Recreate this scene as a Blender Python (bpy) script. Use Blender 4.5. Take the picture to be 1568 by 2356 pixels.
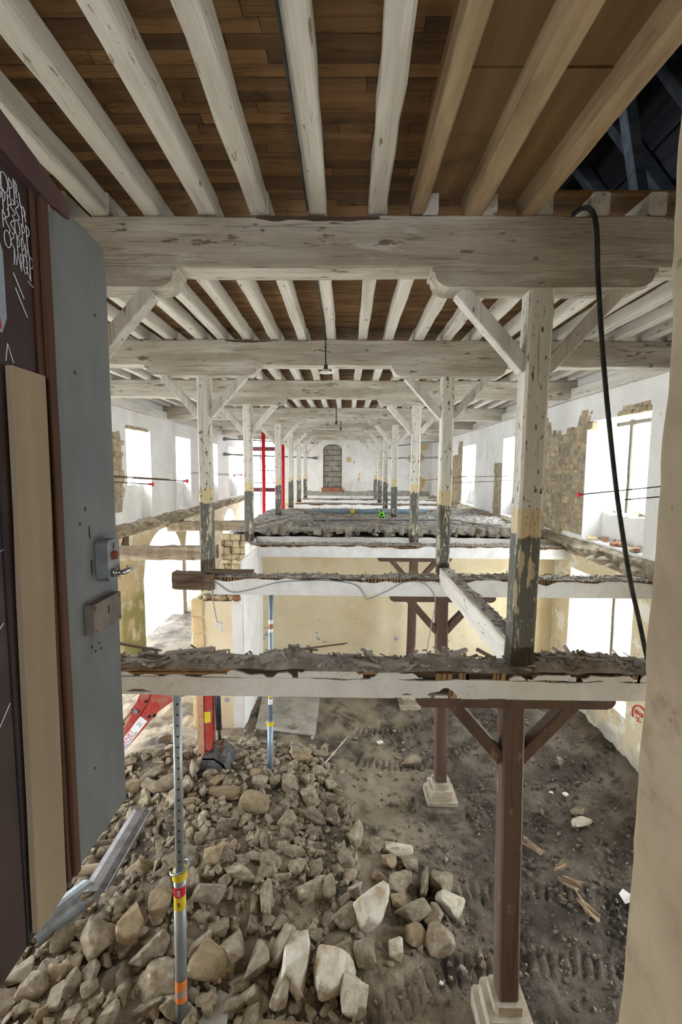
import bpy, bmesh, math, random
import numpy as np
from mathutils import Matrix, Vector

for _o in list(bpy.data.objects):
    bpy.data.objects.remove(_o)
SC = bpy.context.scene
COL = SC.collection

# ------------------------------------------------------------------ camera
EYE = 5.6
YAW, PITCH, ROLL = math.radians(0.672), math.radians(5.362), math.radians(0.4)
_f = Vector((-math.sin(YAW) * math.cos(PITCH), math.cos(YAW) * math.cos(PITCH), -math.sin(PITCH)))
_r = Vector((math.cos(YAW), math.sin(YAW), 0))
_u = _r.cross(_f)
_r2 = _r * math.cos(ROLL) + _u * math.sin(ROLL)
_u2 = _u * math.cos(ROLL) - _r * math.sin(ROLL)
cam_d = bpy.data.cameras.new('camera')
cam_d.sensor_fit = 'VERTICAL'
cam_d.sensor_height = 36.0
cam_d.lens = 1045.0 / 2356.0 * 36.0
cam_d.clip_start = 0.05
cam_d.clip_end = 300
cam = bpy.data.objects.new('camera', cam_d)
COL.objects.link(cam)
cam.matrix_world = Matrix(((_r2.x, _u2.x, -_f.x, 0), (_r2.y, _u2.y, -_f.y, 0), (_r2.z, _u2.z, -_f.z, EYE), (0, 0, 0, 1)))
SC.camera = cam

# ------------------------------------------------------------------ overcast sky, exposure
world = bpy.data.worlds.new('overcast_sky')
SC.world = world
world.use_nodes = True
_bg = world.node_tree.nodes['Background']
_bg.inputs['Color'].default_value = (0.85, 0.93, 1.0, 1)
_bg.inputs['Strength'].default_value = 16.5
SC.view_settings.view_transform = 'Standard'
SC.view_settings.look = 'None'
SC.view_settings.gamma = 1.0
SC.view_settings.exposure = 0.08
SC.view_settings.use_curve_mapping = False
try:
    SC.cycles.max_bounces = 7
    SC.cycles.diffuse_bounces = 4
    SC.cycles.sample_clamp_indirect = 12
except Exception:
    pass


def portal(loc, rot, sx, sy):
    d = bpy.data.lights.new('sky_portal', 'AREA')
    d.shape = 'RECTANGLE'
    d.size, d.size_y = sx, sy
    d.cycles.is_portal = True
    o = bpy.data.objects.new('sky_portal', d)
    o.location = loc
    o.rotation_euler = rot
    COL.objects.link(o)


# ------------------------------------------------------------------ numbers of the place
XL, XR = -6.2, 5.3                       # inner faces of the long walls
PL, PR = -2.34, 1.63                     # post rows
ROWS = [4.02, 7.58, 10.88, 15.6, 19.1, 22.35, 25.8]
YFAR = 28.5
JX = [-6.0, -5.55, -5.1, -4.65, -4.2, -3.75, -3.3, -2.86, -2.38, -2.03, -1.6, -1.16, -0.715, -0.26, 0.235, 0.655, 1.13, 1.585, 2.03, 2.48, 2.93, 3.38, 3.83, 4.28, 4.73, 5.15]
ORD = ['first', 'second', 'third', 'fourth', 'fifth', 'sixth', 'seventh', 'eighth', 'ninth', 'tenth']


# ------------------------------------------------------------------ materials
def lin(c):
    return tuple(((v / 255.0) / 12.92 if v / 255.0 <= 0.04045 else ((v / 255.0 + 0.055) / 1.055) ** 2.4) for v in c) + (1,)


class NT:
    def __init__(s, name):
        s.m = bpy.data.materials.new(name)
        s.m.use_nodes = True
        s.t = s.m.node_tree
        s.b = s.t.nodes['Principled BSDF']

    def n(s, typ, **kw):
        x = s.t.nodes.new(typ)
        for k, v in kw.items():
            setattr(x, k, v)
        return x

    def l(s, a, b):
        s.t.links.new(a, b)

    def mix(s, fac, a, b, blend='MIX'):
        x = s.n('ShaderNodeMix', data_type='RGBA', blend_type=blend)
        for i, v in ((0, fac), (6, a), (7, b)):
            if hasattr(v, 'is_linked'):
                s.l(v, x.inputs[i])
            else:
                x.inputs[i].default_value = v
        return x.outputs[2]

    def math(s, op, a, b=0.0):
        x = s.n('ShaderNodeMath', operation=op)
        for i, v in enumerate((a, b)):
            if hasattr(v, 'is_linked'):
                s.l(v, x.inputs[i])
            else:
                x.inputs[i].default_value = v
        return x.outputs[0]

    def rng(s, v, lo, hi, a=0.0, b=1.0):
        x = s.n('ShaderNodeMapRange')
        x.interpolation_type = 'SMOOTHSTEP'
        s.l(v, x.inputs[0])
        for i, q in enumerate((lo, hi, a, b)):
            x.inputs[i + 1].default_value = q
        return x.outputs[0]

    def noise(s, vec, scale, detail=6, rough=0.6, dist=0.0):
        x = s.n('ShaderNodeTexNoise')
        s.l(vec, x.inputs['Vector'])
        x.inputs['Scale'].default_value = scale
        x.inputs['Detail'].default_value = detail
        x.inputs['Roughness'].default_value = rough
        x.inputs['Distortion'].default_value = dist
        return x.outputs[0]


AXS = {None: (1, 1, 1), 'x': (0.07, 1, 1), 'y': (1, 0.07, 1), 'z': (1, 1, 0.07)}
MATS = {}


def mat(name, c0, c1, ns=4.0, axis=None, rough=0.85, bump=0.3, bs=None, over=(), rand=0.0, metal=0.0, coord='w', dist=0.0, spec=0.25, lo=0.32, hi=0.68, bd=0.02):
    N = NT(name)
    if coord == 'w':
        src = N.n('ShaderNodeNewGeometry').outputs['Position']
    else:
        src = N.n('ShaderNodeTexCoord').outputs['Object']
    info = None
    if rand or coord == 'o':
        info = N.n('ShaderNodeObjectInfo').outputs['Random']
    vec = src
    if info is not None:
        add = N.n('ShaderNodeVectorMath', operation='ADD')
        N.l(src, add.inputs[0])
        sc = N.n('ShaderNodeVectorMath', operation='SCALE')
        sc.inputs[0].default_value = (37.0, 53.0, 71.0)
        N.l(info, sc.inputs['Scale'])
        N.l(sc.outputs[0], add.inputs[1])
        vec = add.outputs[0]

    def mapped(ax):
        mp = N.n('ShaderNodeMapping')
        N.l(vec, mp.inputs[0])
        mp.inputs['Scale'].default_value = AXS[ax] if not isinstance(ax, tuple) else ax
        return mp.outputs[0]

    vm = mapped(axis)
    n0 = N.noise(vm, ns, 5, 0.62, dist)
    col = N.mix(N.rng(n0, lo, hi), lin(c0), lin(c1))
    sep = N.n('ShaderNodeSeparateXYZ')
    N.l(src, sep.inputs[0])
    for o in over:
        f = N.rng(N.noise(mapped(o.get('axis', axis)), o['ns'], o.get('det', 4), o.get('r', 0.62), o.get('dist', 0.0)), o['lo'], o['hi'])
        if 'thin' in o:                       # thin lines: |n-.5|<w
            nn = N.noise(mapped(o.get('axis', axis)), o['ns'], o.get('det', 3), 0.5, o.get('dist', 0.0))
            a = N.math('ABSOLUTE', N.math('SUBTRACT', nn, 0.5))
            f = N.math('MULTIPLY', N.rng(a, 0.0, o['thin'], 1, 0), f)
        if 'zb' in o:                         # painted below / above a height, ragged border
            z0, wob, wn = o['zb']
            w = N.math('MULTIPLY', N.math('SUBTRACT', N.noise(mapped(o.get('zax')), wn, 5), 0.5), wob)
            z = N.math('ADD', sep.outputs[2], w)
            f = N.math('MULTIPLY', f, N.rng(z, z0 - 0.01, z0 + 0.01, 1, 0))
        if 'za' in o:
            z0, wob, wn = o['za']
            w = N.math('MULTIPLY', N.math('SUBTRACT', N.noise(mapped(None), wn, 5), 0.5), wob)
            z = N.math('ADD', sep.outputs[2], w)
            f = N.math('MULTIPLY', f, N.rng(z, z0 - 0.01, z0 + 0.01, 0, 1))
        if 'box' in o:                        # stain with a place of its own
            for ax, (p, q, s) in enumerate(o['box']):
                if p is None:
                    continue
                f = N.math('MULTIPLY', f, N.rng(sep.outputs[ax], p - s, p + s, 0, 1))
                f = N.math('MULTIPLY', f, N.rng(sep.outputs[ax], q - s, q + s, 1, 0))
        if 'amt' in o:
            f = N.math('MULTIPLY', f, o['amt'])
        col = N.mix(f, col, lin(o['c']))
    if rand:
        h = N.n('ShaderNodeHueSaturation')
        h.inputs['Saturation'].default_value = 1
        N.l(col, h.inputs['Color'])
        x = N.n('ShaderNodeMapRange')
        N.l(info, x.inputs[0])
        x.inputs[3].default_value = 1 - rand
        x.inputs[4].default_value = 1 + rand
        N.l(x.outputs[0], h.inputs['Value'])
        col = h.outputs[0]
    N.l(col, N.b.inputs['Base Color'])
    N.b.inputs['Roughness'].default_value = rough
    N.b.inputs['Metallic'].default_value = metal
    N.b.inputs['Specular IOR Level'].default_value = spec
    if bump:
        bn = N.n('ShaderNodeBump')
        bn.inputs['Strength'].default_value = bump
        bn.inputs['Distance'].default_value = bd
        N.l(N.noise(vm, bs or ns * 4, 4, 0.65), bn.inputs['Height'])
        N.l(bn.outputs[0], N.b.inputs['Normal'])
    MATS[name] = N.m
    return N.m


def wood_white(ax):
    return mat('whitewashed_wood_' + ax, (210, 205, 196), (230, 227, 220), ns=7, axis=ax, bump=0.55, bs=26, rough=0.8, over=[
        dict(c=(168, 158, 144), ns=5, lo=0.46, hi=0.72, amt=0.6),
        dict(c=(104, 88, 70), ns=11, lo=0.42, hi=0.6, thin=0.012, det=2, amt=0.75, axis=tuple(0.022 if a == ax else 1 for a in 'xyz')),
        dict(c=(120, 100, 78), ns=14, lo=0.64, hi=0.68, axis=(0.3 if ax == 'x' else 1, 0.3 if ax == 'y' else 1, 0.3 if ax == 'z' else 1), amt=0.8)])


for _a in 'xyz':
    wood_white(_a)
mat('beam_wood', (178, 169, 154), (214, 208, 197), ns=4, axis=(0.12, 1, 1), bump=0.7, bs=24, rough=0.82, lo=0.36, hi=0.66, over=[
    dict(c=(150, 138, 120), ns=2.2, lo=0.48, hi=0.72, axis=(0.35, 1, 1), amt=0.6),
    dict(c=(226, 221, 212), ns=6, lo=0.56, hi=0.70, axis=(0.2, 1, 1), amt=0.7),
    dict(c=(96, 82, 66), ns=11, lo=0.42, hi=0.58, thin=0.014, det=3, amt=0.85, axis=(0.03, 1, 1)),
    dict(c=(112, 96, 78), ns=10, lo=0.62, hi=0.66, axis=(0.28, 1, 1), amt=0.85),
    dict(c=(98, 84, 68), ns=3.2, lo=0.70, hi=0.73, axis=(0.5, 1, 1), amt=0.9)])
mat('post_paint', (212, 206, 194), (230, 226, 217), ns=6, axis='z', bump=0.6, bs=24, rough=0.75, over=[
    dict(c=(172, 156, 132), ns=5, lo=0.52, hi=0.74, amt=0.6),
    dict(c=(222, 202, 156), ns=3, lo=0.0, hi=0.01, zb=(5.27, 0.10, 3), amt=0.8),
    dict(c=(112, 113, 107), ns=3, lo=0.0, hi=0.01, zb=(5.06, 0.30, 2.5)),
    dict(c=(80, 80, 74), ns=3, lo=0.45, hi=0.62, zb=(5.0, 0.30, 2.5), axis=(1, 1, 0.3), amt=0.7),
    dict(c=(206, 194, 166), ns=11, lo=0.575, hi=0.60, zb=(5.10, 0.3, 2.5), axis=(1, 1, 0.22)),
    dict(c=(214, 206, 186), ns=22, lo=0.63, hi=0.655, zb=(5.10, 0.3, 2.5), axis=(1, 1, 0.4)),
    dict(c=(58, 46, 36), ns=6, lo=0.2, hi=0.5, zb=(4.08, 0.4, 3), amt=0.85),
    dict(c=(104, 94, 82), ns=26, lo=0.605, hi=0.64, axis=(1, 1, 0.35)),
    dict(c=(70, 58, 46), ns=10, lo=0.42, hi=0.6, thin=0.012, det=2, axis=(1, 1, 0.025))])
mat('raw_wood', (148, 126, 98), (186, 165, 134), ns=6, axis='y', bump=0.5, bs=24, over=[
    dict(c=(104, 80, 54), ns=5, lo=0.52, hi=0.75, axis=(1, 0.2, 1), amt=0.8),
    dict(c=(190, 172, 140), ns=3, lo=0.6, hi=0.75, axis=(1, 0.3, 1), amt=0.5)])
mat('ceiling_plank', (88, 66, 44), (130, 98, 64), ns=5, axis='x', bump=0.3, bs=20, rand=0.38, coord='w', rough=0.7, over=[
    dict(c=(52, 36, 22), ns=4, lo=0.56, hi=0.74, axis=(0.5, 1, 1), amt=0.8),
    dict(c=(70, 44, 24), ns=12, lo=0.3, hi=0.5, thin=0.02, det=2, amt=0.6)])
mat('ceiling_board', (112, 88, 62), (140, 112, 78), ns=3, axis='y', bump=0.2, bs=15, rough=0.75, over=[
    dict(c=(70, 52, 34), ns=1.6, lo=0.5, hi=0.72, axis=None, amt=0.7)])
mat('old_grey_wood', (112, 98, 82), (160, 146, 126), ns=6, axis='x', bump=0.6, bs=22, over=[
    dict(c=(70, 58, 46), ns=8, lo=0.3, hi=0.5, thin=0.012, det=2)])
mat('dark_old_wood', (88, 72, 58), (124, 104, 84), ns=6, axis='x', bump=0.6, bs=22, over=[
    dict(c=(50, 40, 32), ns=6, lo=0.5, hi=0.7)])
mat('roof_wood', (54, 58, 64), (86, 92, 100), ns=5, axis='x', bump=0.3, bs=16)
mat('roof_board', (30, 30, 34), (50, 50, 56), ns=4, axis='y', bump=0.3, bs=16, rand=0.25)
mat('brown_paint', (88, 70, 60), (104, 84, 72), ns=5, axis='z', bump=0.25, bs=18, rough=0.6, over=[
    dict(c=(150, 124, 104), ns=9, lo=0.63, hi=0.7, axis=(1, 1, 0.4), amt=0.7),
    dict(c=(48, 34, 26), ns=9, lo=0.42, hi=0.6, thin=0.010, det=2, axis=(1, 1, 0.02))])
mat('white_plaster', (226, 224, 220), (240, 239, 236), ns=1.4, bump=0.25, bs=9, rough=0.9, over=[
    dict(c=(196, 188, 176), ns=1.3, lo=0.55, hi=0.8, axis=(1, 1, 0.35), amt=0.6),
    dict(c=(170, 160, 146), ns=7, lo=0.68, hi=0.73, amt=0.7)])
mat('beam_plaster', (226, 226, 226), (241, 241, 242), ns=3, bump=0.3, bs=12, rough=0.85, over=[
    dict(c=(206, 190, 164), ns=2.5, lo=0.56, hi=0.8, amt=0.6),
    dict(c=(150, 138, 122), ns=2.2, lo=0.3, hi=0.7, thin=0.004, det=4, amt=0.7)])
YEL = [dict(c=(210, 190, 148), ns=1.1, lo=0.45, hi=0.75, amt=0.55), dict(c=(238, 232, 216), ns=6, lo=0.68, hi=0.72, amt=0.8)]
mat('yellow_plaster', (228, 212, 176), (236, 222, 192), ns=1.5, bump=0.15, bs=9, over=YEL + [
    dict(c=(168, 166, 176), ns=2.6, lo=0.62, hi=0.65, zb=(1.75, 0.5, 1.5))])
mat('wall_plaster', (228, 226, 223), (241, 240, 238), ns=1.2, bump=0.3, bs=8, over=[
    dict(c=(200, 186, 168), ns=1.0, lo=0.56, hi=0.8, axis=(1, 1, 0.3), amt=0.6),
    dict(c=(222, 206, 172), ns=1, lo=0.0, hi=0.01, zb=(3.72, 0.2, 2)),
    dict(c=(240, 236, 226), ns=2.6, lo=0.53, hi=0.57, zb=(3.7, 0.2, 2), amt=0.85, dist=0.4), dict(c=(196, 184, 164), ns=3.4, lo=0.60, hi=0.64, zb=(3.7, 0.2, 2), amt=0.8),
    dict(c=(178, 166, 148), ns=5, lo=0.66, hi=0.71, amt=0.8),
    dict(c=(150, 152, 86), ns=2, lo=0.3, hi=0.5, box=[(-8, -6, 0.1), (12.2, 13.9, 0.15), (-1, 1.9, 0.25)], amt=0.8),
    dict(c=(176, 170, 160), ns=2, lo=0.3, hi=0.55, box=[(5, 6.5, 0.1), (1, 12, 0.2), (-1, 0.5, 0.12)], amt=0.9)])
mat('masonry', (156, 140, 112), (194, 178, 148), ns=3, bump=0.8, bs=14, rand=0.14, over=[
    dict(c=(110, 94, 70), ns=5, lo=0.54, hi=0.72), dict(c=(206, 194, 170), ns=6, lo=0.62, hi=0.72, amt=0.7)])
mat('mortar', (140, 128, 110), (178, 166, 146), ns=5, bump=1.0, bs=18, over=[dict(c=(120, 104, 80), ns=4, lo=0.55, hi=0.75)])
mat('grey_masonry', (140, 132, 120), (182, 174, 160), ns=4, bump=0.8, bs=16, rand=0.18, over=[dict(c=(104, 94, 82), ns=5, lo=0.54, hi=0.72)])
mat('ashlar', (206, 180, 134), (222, 200, 156), ns=3, bump=0.3, bs=14, rand=0.07)
mat('brick', (146, 96, 70), (172, 120, 90), ns=5, bump=0.5, bs=20, rand=0.15)
mat('lath', (126, 98, 70), (176, 146, 110), ns=6, axis='z', bump=0.4, bs=18, rand=0.2)
mat('debris', (150, 144, 138), (198, 193, 187), ns=6, bump=0.9, bs=30, over=[dict(c=(104, 94, 84), ns=5, lo=0.54, hi=0.76), dict(c=(206, 203, 200), ns=13, lo=0.64, hi=0.7)])
mat('splinter', (150, 142, 134), (204, 198, 190), ns=5, axis='x', bump=0.5, bs=20)
mat('splinter_dark', (110, 98, 86), (154, 140, 124), ns=5, axis='x', bump=0.5, bs=20)
mat('clod', (82, 74, 66), (118, 108, 97), ns=7, bump=0.8, bs=26)
mat('earth', (78, 70, 62), (116, 107, 96), ns=1.6, bump=1.0, bs=16, rough=0.95, bd=0.03, over=[
    dict(c=(60, 53, 47), ns=0.9, lo=0.46, hi=0.62, amt=0.75),
    dict(c=(156, 142, 122), ns=1.3, lo=0.36, hi=0.56, box=[(-7, 1.5, 0.7), (3, 14, 0.8), (-3, 3, 0.5)], amt=0.75),
    dict(c=(176, 160, 136), ns=22, lo=0.66, hi=0.70, amt=0.8)])
mat('rock', (132, 119, 101), (166, 153, 134), ns=3.5, bump=0.7, bs=14, rand=0.2, coord='o', over=[
    dict(c=(122, 102, 76), ns=2.2, lo=0.5, hi=0.7, amt=0.8), dict(c=(206, 198, 182), ns=4, lo=0.58, hi=0.72, amt=0.7)])
mat('rock_pale', (196, 184, 164), (222, 214, 200), ns=3.5, bump=0.7, bs=14, rand=0.1, coord='o', over=[
    dict(c=(166, 144, 110), ns=2.6, lo=0.5, hi=0.68, amt=0.8)])
mat('rock_ochre', (146, 128, 102), (172, 154, 126), ns=3.5, bump=0.7, bs=14, rand=0.15, coord='o', over=[
    dict(c=(120, 98, 68), ns=2.2, lo=0.5, hi=0.7, amt=0.8)])
mat('rubble_mix', (122, 108, 90), (174, 160, 138), ns=9, bump=0.6, bs=30)
mat('galvanised', (140, 148, 152), (176, 184, 188), ns=8, axis='z', bump=0.05, rough=0.45, metal=0.6, over=[dict(c=(104, 104, 98), ns=10, lo=0.58, hi=0.75, amt=0.6)])
mat('prop_blue', (118, 136, 160), (156, 172, 190), ns=8, axis='z', bump=0.05, rough=0.45, metal=0.4)
mat('scaffold_steel', (120, 124, 128), (150, 154, 158), ns=8, bump=0.05, rough=0.5, metal=0.5)
mat('red_paint', (156, 52, 46), (176, 66, 58), ns=6, bump=0.1, rough=0.5, over=[dict(c=(150, 116, 96), ns=4, lo=0.48, hi=0.66, amt=0.75)])
mat('outer_steel', (58, 60, 64), (78, 80, 84), ns=8, bump=0.05, rough=0.5)
mat('toe_red', (58, 20, 26), (76, 28, 34), ns=8, bump=0.05, rough=0.6)
mat('red_prop', (196, 32, 38), (214, 48, 52), ns=6, bump=0.05, rough=0.45)
mat('red_plastic', (214, 60, 66), (226, 76, 80), ns=6, bump=0.0, rough=0.4)
mat('arm_dust', (176, 126, 100), (190, 152, 120), ns=6, bump=0.2, rough=0.7)
mat('black_steel', (42, 46, 50), (66, 70, 76), ns=8, bump=0.1, rough=0.4, metal=0.3)
mat('bucket_steel', (78, 82, 88), (126, 130, 136), ns=5, bump=0.2, rough=0.45, metal=0.5, over=[dict(c=(150, 136, 112), ns=6, lo=0.6, hi=0.7)])
mat('black_rubber', (40, 40, 38), (66, 66, 62), ns=8, bump=0.1, rough=0.6)
mat('cable_grey', (136, 140, 146), (160, 164, 170), ns=8, bump=0.0, rough=0.6)
mat('rusty_rod', (84, 66, 56), (110, 88, 74), ns=8, bump=0.1, rough=0.7, metal=0.2)
mat('yellow_paint', (214, 184, 40), (226, 200, 60), ns=8, bump=0.05, rough=0.6)
mat('sticker_white', (228, 228, 232), (238, 238, 240), ns=8, bump=0.0, rough=0.5)
mat('sticker_red', (196, 36, 60), (206, 44, 70), ns=8, bump=0.0, rough=0.5)
mat('sticker_orange', (224, 124, 60), (232, 136, 70), ns=8, bump=0.0, rough=0.5)
mat('ink_black', (26, 26, 30), (36, 36, 40), ns=8, bump=0.0, rough=0.6)
mat('door_grey', (104, 107, 110), (121, 124, 127), ns=3, axis=(1, 1, 0.4), bump=0.12, bs=24, rough=0.6, over=[
    dict(c=(70, 66, 62), ns=3.0, lo=0.62, hi=0.8, axis=(1, 1, 0.5), amt=0.5),
    dict(c=(190, 194, 196), ns=46, lo=0.72, hi=0.75),
    dict(c=(178, 182, 186), ns=16, lo=0.69, hi=0.72, axis=(1, 1, 0.06), amt=0.8),
    dict(c=(52, 42, 36), ns=20, lo=0.70, hi=0.73, axis=(1, 1, 0.4))])
mat('door_brown', (58, 44, 44), (72, 54, 52), ns=4, bump=0.1, bs=24, rough=0.55, over=[
    dict(c=(150, 142, 140), ns=40, lo=0.73, hi=0.76), dict(c=(100, 86, 84), ns=6, lo=0.62, hi=0.75, axis=(1, 1, 0.2), amt=0.5)])
mat('door_plank', (146, 128, 106), (164, 146, 122), ns=4, axis='z', bump=0.2, bs=18, rough=0.75, over=[dict(c=(118, 98, 78), ns=5, lo=0.55, hi=0.8, amt=0.6)])
mat('door_edge', (70, 48, 36), (92, 64, 46), ns=6, axis='z', bump=0.4, bs=22, rough=0.75)
mat('lintel_paint', (78, 58, 60), (96, 72, 72), ns=4, bump=0.2, bs=20, rough=0.7, over=[dict(c=(160, 140, 130), ns=22, lo=0.7, hi=0.74)])
mat('lock_steel', (110, 112, 114), (138, 140, 142), ns=10, bump=0.1, rough=0.5, metal=0.4, over=[dict(c=(90, 70, 56), ns=14, lo=0.62, hi=0.7)])
mat('lock_plate', (104, 96, 90), (124, 114, 106), ns=10, bump=0.1, rough=0.55, metal=0.2, over=[dict(c=(66, 52, 44), ns=14, lo=0.62, hi=0.7)])
mat('chrome', (176, 180, 184), (192, 196, 200), ns=10, bump=0.0, rough=0.22, metal=1.0)
mat('rust', (112, 66, 44), (134, 84, 58), ns=10, bump=0.2, rough=0.8)
mat('chalk', (200, 200, 206), (214, 214, 220), ns=10, bump=0.0, rough=0.8)
mat('blue_sheet', (140, 152, 170), (158, 168, 184), ns=6, bump=0.05, rough=0.5)
mat('jamb_plaster', (170, 153, 130), (191, 175, 151), ns=2.2, bump=0.5, bs=7, over=[
    dict(c=(150, 130, 106), ns=4, lo=0.58, hi=0.74, amt=0.7), dict(c=(120, 102, 84), ns=9, lo=0.68, hi=0.74, amt=0.7)])
mat('concrete_block', (140, 134, 124), (164, 158, 146), ns=5, bump=0.5, bs=30, rand=0.08)
mat('concrete', (150, 146, 138), (178, 172, 162), ns=4, bump=0.5, bs=20)
mat('outside_ground', (206, 200, 188), (226, 222, 212), ns=3, bump=0.5, bs=10)
mat('plinth_stone', (164, 152, 134), (190, 180, 162), ns=5, bump=0.6, bs=22)
mat('enamel', (236, 236, 232), (244, 244, 240), ns=5, bump=0.0, rough=0.3)
mat('green_ball', (120, 196, 60), (136, 208, 76), ns=5, bump=0.0, rough=0.4)
mat('blue_pipe', (104, 124, 138), (128, 148, 160), ns=5, bump=0.05, rough=0.5)
mat('gutter_zinc', (92, 87, 87), (122, 117, 117), ns=6, bump=0.1, rough=0.5, metal=0.3, over=[dict(c=(216, 214, 212), ns=30, lo=0.66, hi=0.70)])
mat('paper', (226, 226, 224), (236, 236, 234), ns=5, bump=0.0)
mat('wet_wood', (140, 118, 94), (176, 154, 126), ns=6, bump=0.3, bs=20)
mat('window_wood', (104, 98, 88), (130, 124, 112), ns=6, axis='z', bump=0.3)
mat('gate_bars', (210, 206, 200), (220, 216, 210), ns=6, bump=0.0)


# ------------------------------------------------------------------ mesh helpers
RNG = random.Random(7)
ORG = {}


def V(*a):
    return np.array(a, float)


class MB:
    def __init__(s):
        s.v, s.f = [], []

    def add(s, vs, fs):
        o = len(s.v)
        s.v.extend([tuple(map(float, q)) for q in vs])
        s.f.extend([tuple(i + o for i in q) for q in fs])
        return s

    def box(s, c, size, rot=None):
        hx, hy, hz = [q / 2 for q in size]
        vs = [(x, y, z) for x in (-hx, hx) for y in (-hy, hy) for z in (-hz, hz)]
        if rot is not None:
            vs = [tuple(rot @ Vector(q)) for q in vs]
        vs = [(a + c[0], b + c[1], d + c[2]) for a, b, d in vs]
        return s.add(vs, [(0, 1, 3, 2), (4, 6, 7, 5), (0, 4, 5, 1), (2, 3, 7, 6), (0, 2, 6, 4), (1, 5, 7, 3)])

    def bb(s, x0, x1, y0, y1, z0, z1):
        return s.box(((x0 + x1) / 2, (y0 + y1) / 2, (z0 + z1) / 2), (x1 - x0, y1 - y0, z1 - z0))

    def timber(s, p0, p1, w, h, seg=8, jit=0.008, cham=0.012, up=(0, 0, 1), rng=None, taper=0.0):
        rng = rng or RNG
        p0, p1 = Vector(p0), Vector(p1)
        d = (p1 - p0).normalized()
        upv = Vector(up)
        r = d.cross(upv)
        if r.length < 1e-4:
            r = Vector((1, 0, 0))
        r.normalize()
        u = r.cross(d).normalized()
        c = min(cham, w * 0.3, h * 0.3)
        prof = [(-w / 2 + c, -h / 2), (w / 2 - c, -h / 2), (w / 2, -h / 2 + c), (w / 2, h / 2 - c), (w / 2 - c, h / 2), (-w / 2 + c, h / 2), (-w / 2, h / 2 - c), (-w / 2, -h / 2 + c)]
        vs, fs = [], []
        for i in range(seg + 1):
            t = i / seg
            ctr = p0.lerp(p1, t)
            jx, jz = rng.uniform(-jit, jit), rng.uniform(-jit, jit)
            k = 1 - taper * t
            for a, b in prof:
                q = ctr + r * (a * k + jx + rng.uniform(-jit, jit) * 0.4) + u * (b * k + jz + rng.uniform(-jit, jit) * 0.4)
                vs.append(tuple(q))
        for i in range(seg):
            for j in range(8):
                a, b = i * 8 + j, i * 8 + (j + 1) % 8
                fs.append((a, b, b + 8, a + 8))
        fs.append(tuple(range(7, -1, -1)))
        fs.append(tuple(range(seg * 8, seg * 8 + 8)))
        return s.add(vs, fs)

    def tube(s, pts, r, n=8, cap=True):
        pts = [Vector(p) for p in pts]
        rs = r if isinstance(r, (list, tuple)) else [r] * len(pts)
        vs, fs = [], []
        prev = None
        for i, p in enumerate(pts):
            d = (pts[min(i + 1, len(pts) - 1)] - pts[max(i - 1, 0)])
            if d.length < 1e-9:
                d = Vector((0, 0, 1))
            d.normalize()
            if prev is None:
                a = d.cross(Vector((0.3, 0.2, 1)) if abs(d.z) < 0.9 else Vector((1, 0, 0)))
            else:
                a = prev - d * prev.dot(d)
            a.normalize()
            prev = a
            b = d.cross(a)
            for k in range(n):
                t = 2 * math.pi * k / n
                vs.append(tuple(p + (a * math.cos(t) + b * math.sin(t)) * rs[i]))
        for i in range(len(pts) - 1):
            for k in range(n):
                q, w = i * n + k, i * n + (k + 1) % n
                fs.append((q, w, w + n, q + n))
        if cap:
            fs.append(tuple(range(n - 1, -1, -1)))
            fs.append(tuple(range((len(pts) - 1) * n, len(pts) * n)))
        return s.add(vs, fs)

    def lathe(s, c, prof, n=24):
        vs, fs = [], []
        for r, z in prof:
            for k in range(n):
                t = 2 * math.pi * k / n
                vs.append((c[0] + r * math.cos(t), c[1] + r * math.sin(t), c[2] + z))
        for i in range(len(prof) - 1):
            for k in range(n):
                a, b = i * n + k, i * n + (k + 1) % n
                fs.append((a, b, b + n, a + n))
        return s.add(vs, fs)

    def prism(s, poly, axis, a0, a1):
        """poly: 2D outline; axis 'x','y','z' = extrusion axis; remaining axes in order."""
        n = len(poly)

        def p3(p, a):
            return {'x': (a, p[0], p[1]), 'y': (p[0], a, p[1]), 'z': (p[0], p[1], a)}[axis]
        vs = [p3(p, a0) for p in poly] + [p3(p, a1) for p in poly]
        fs = [tuple(range(n - 1, -1, -1)), tuple(range(n, 2 * n))]
        for i in range(n):
            j = (i + 1) % n
            fs.append((i, j, j + n, i + n))
        return s.add(vs, fs)

    def strip(s, us, lo, hi, front, back, plane='y'):
        """ragged slab: for each u the span lo..hi, between two depths."""
        vs, fs = [], []

        def p3(u, d, z):
            return (u, d, z) if plane == 'y' else (d, u, z)
        for u, a, b in zip(us, lo, hi):
            vs += [p3(u, front, a), p3(u, front, b), p3(u, back, b), p3(u, back, a)]
        for i in range(len(us) - 1):
            o = i * 4
            for j in range(4):
                k = (j + 1) % 4
                fs.append((o + j, o + k, o + 4 + k, o + 4 + j))
        fs.append((3, 2, 1, 0))
        o = (len(us) - 1) * 4
        fs.append((o, o + 1, o + 2, o + 3))
        return s.add(vs, fs)

    def build(s, name, m, parent=None, origin=None, smooth=False):
        me = bpy.data.meshes.new(name)
        org = ORG.get(parent.name, (0, 0, 0)) if parent is not None else (origin or (0, 0, 0))
        arr = np.array(s.v, float).reshape(-1, 3) - np.array(org, float)
        me.from_pydata(arr.tolist(), [], s.f)
        fixn(me)
        if smooth:
            me.polygons.foreach_set('use_smooth', [True] * len(me.polygons))
        me.materials.append(MATS[m] if isinstance(m, str) else m)
        o = bpy.data.objects.new(name, me)
        COL.objects.link(o)
        if parent is not None:
            o.parent = parent
        else:
            o.location = org
        ORG[o.name] = org
        return o


def fixn(me):
    b = bmesh.new()
    b.from_mesh(me)
    bmesh.ops.recalc_face_normals(b, faces=b.faces)
    b.to_mesh(me)
    b.free()


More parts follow.
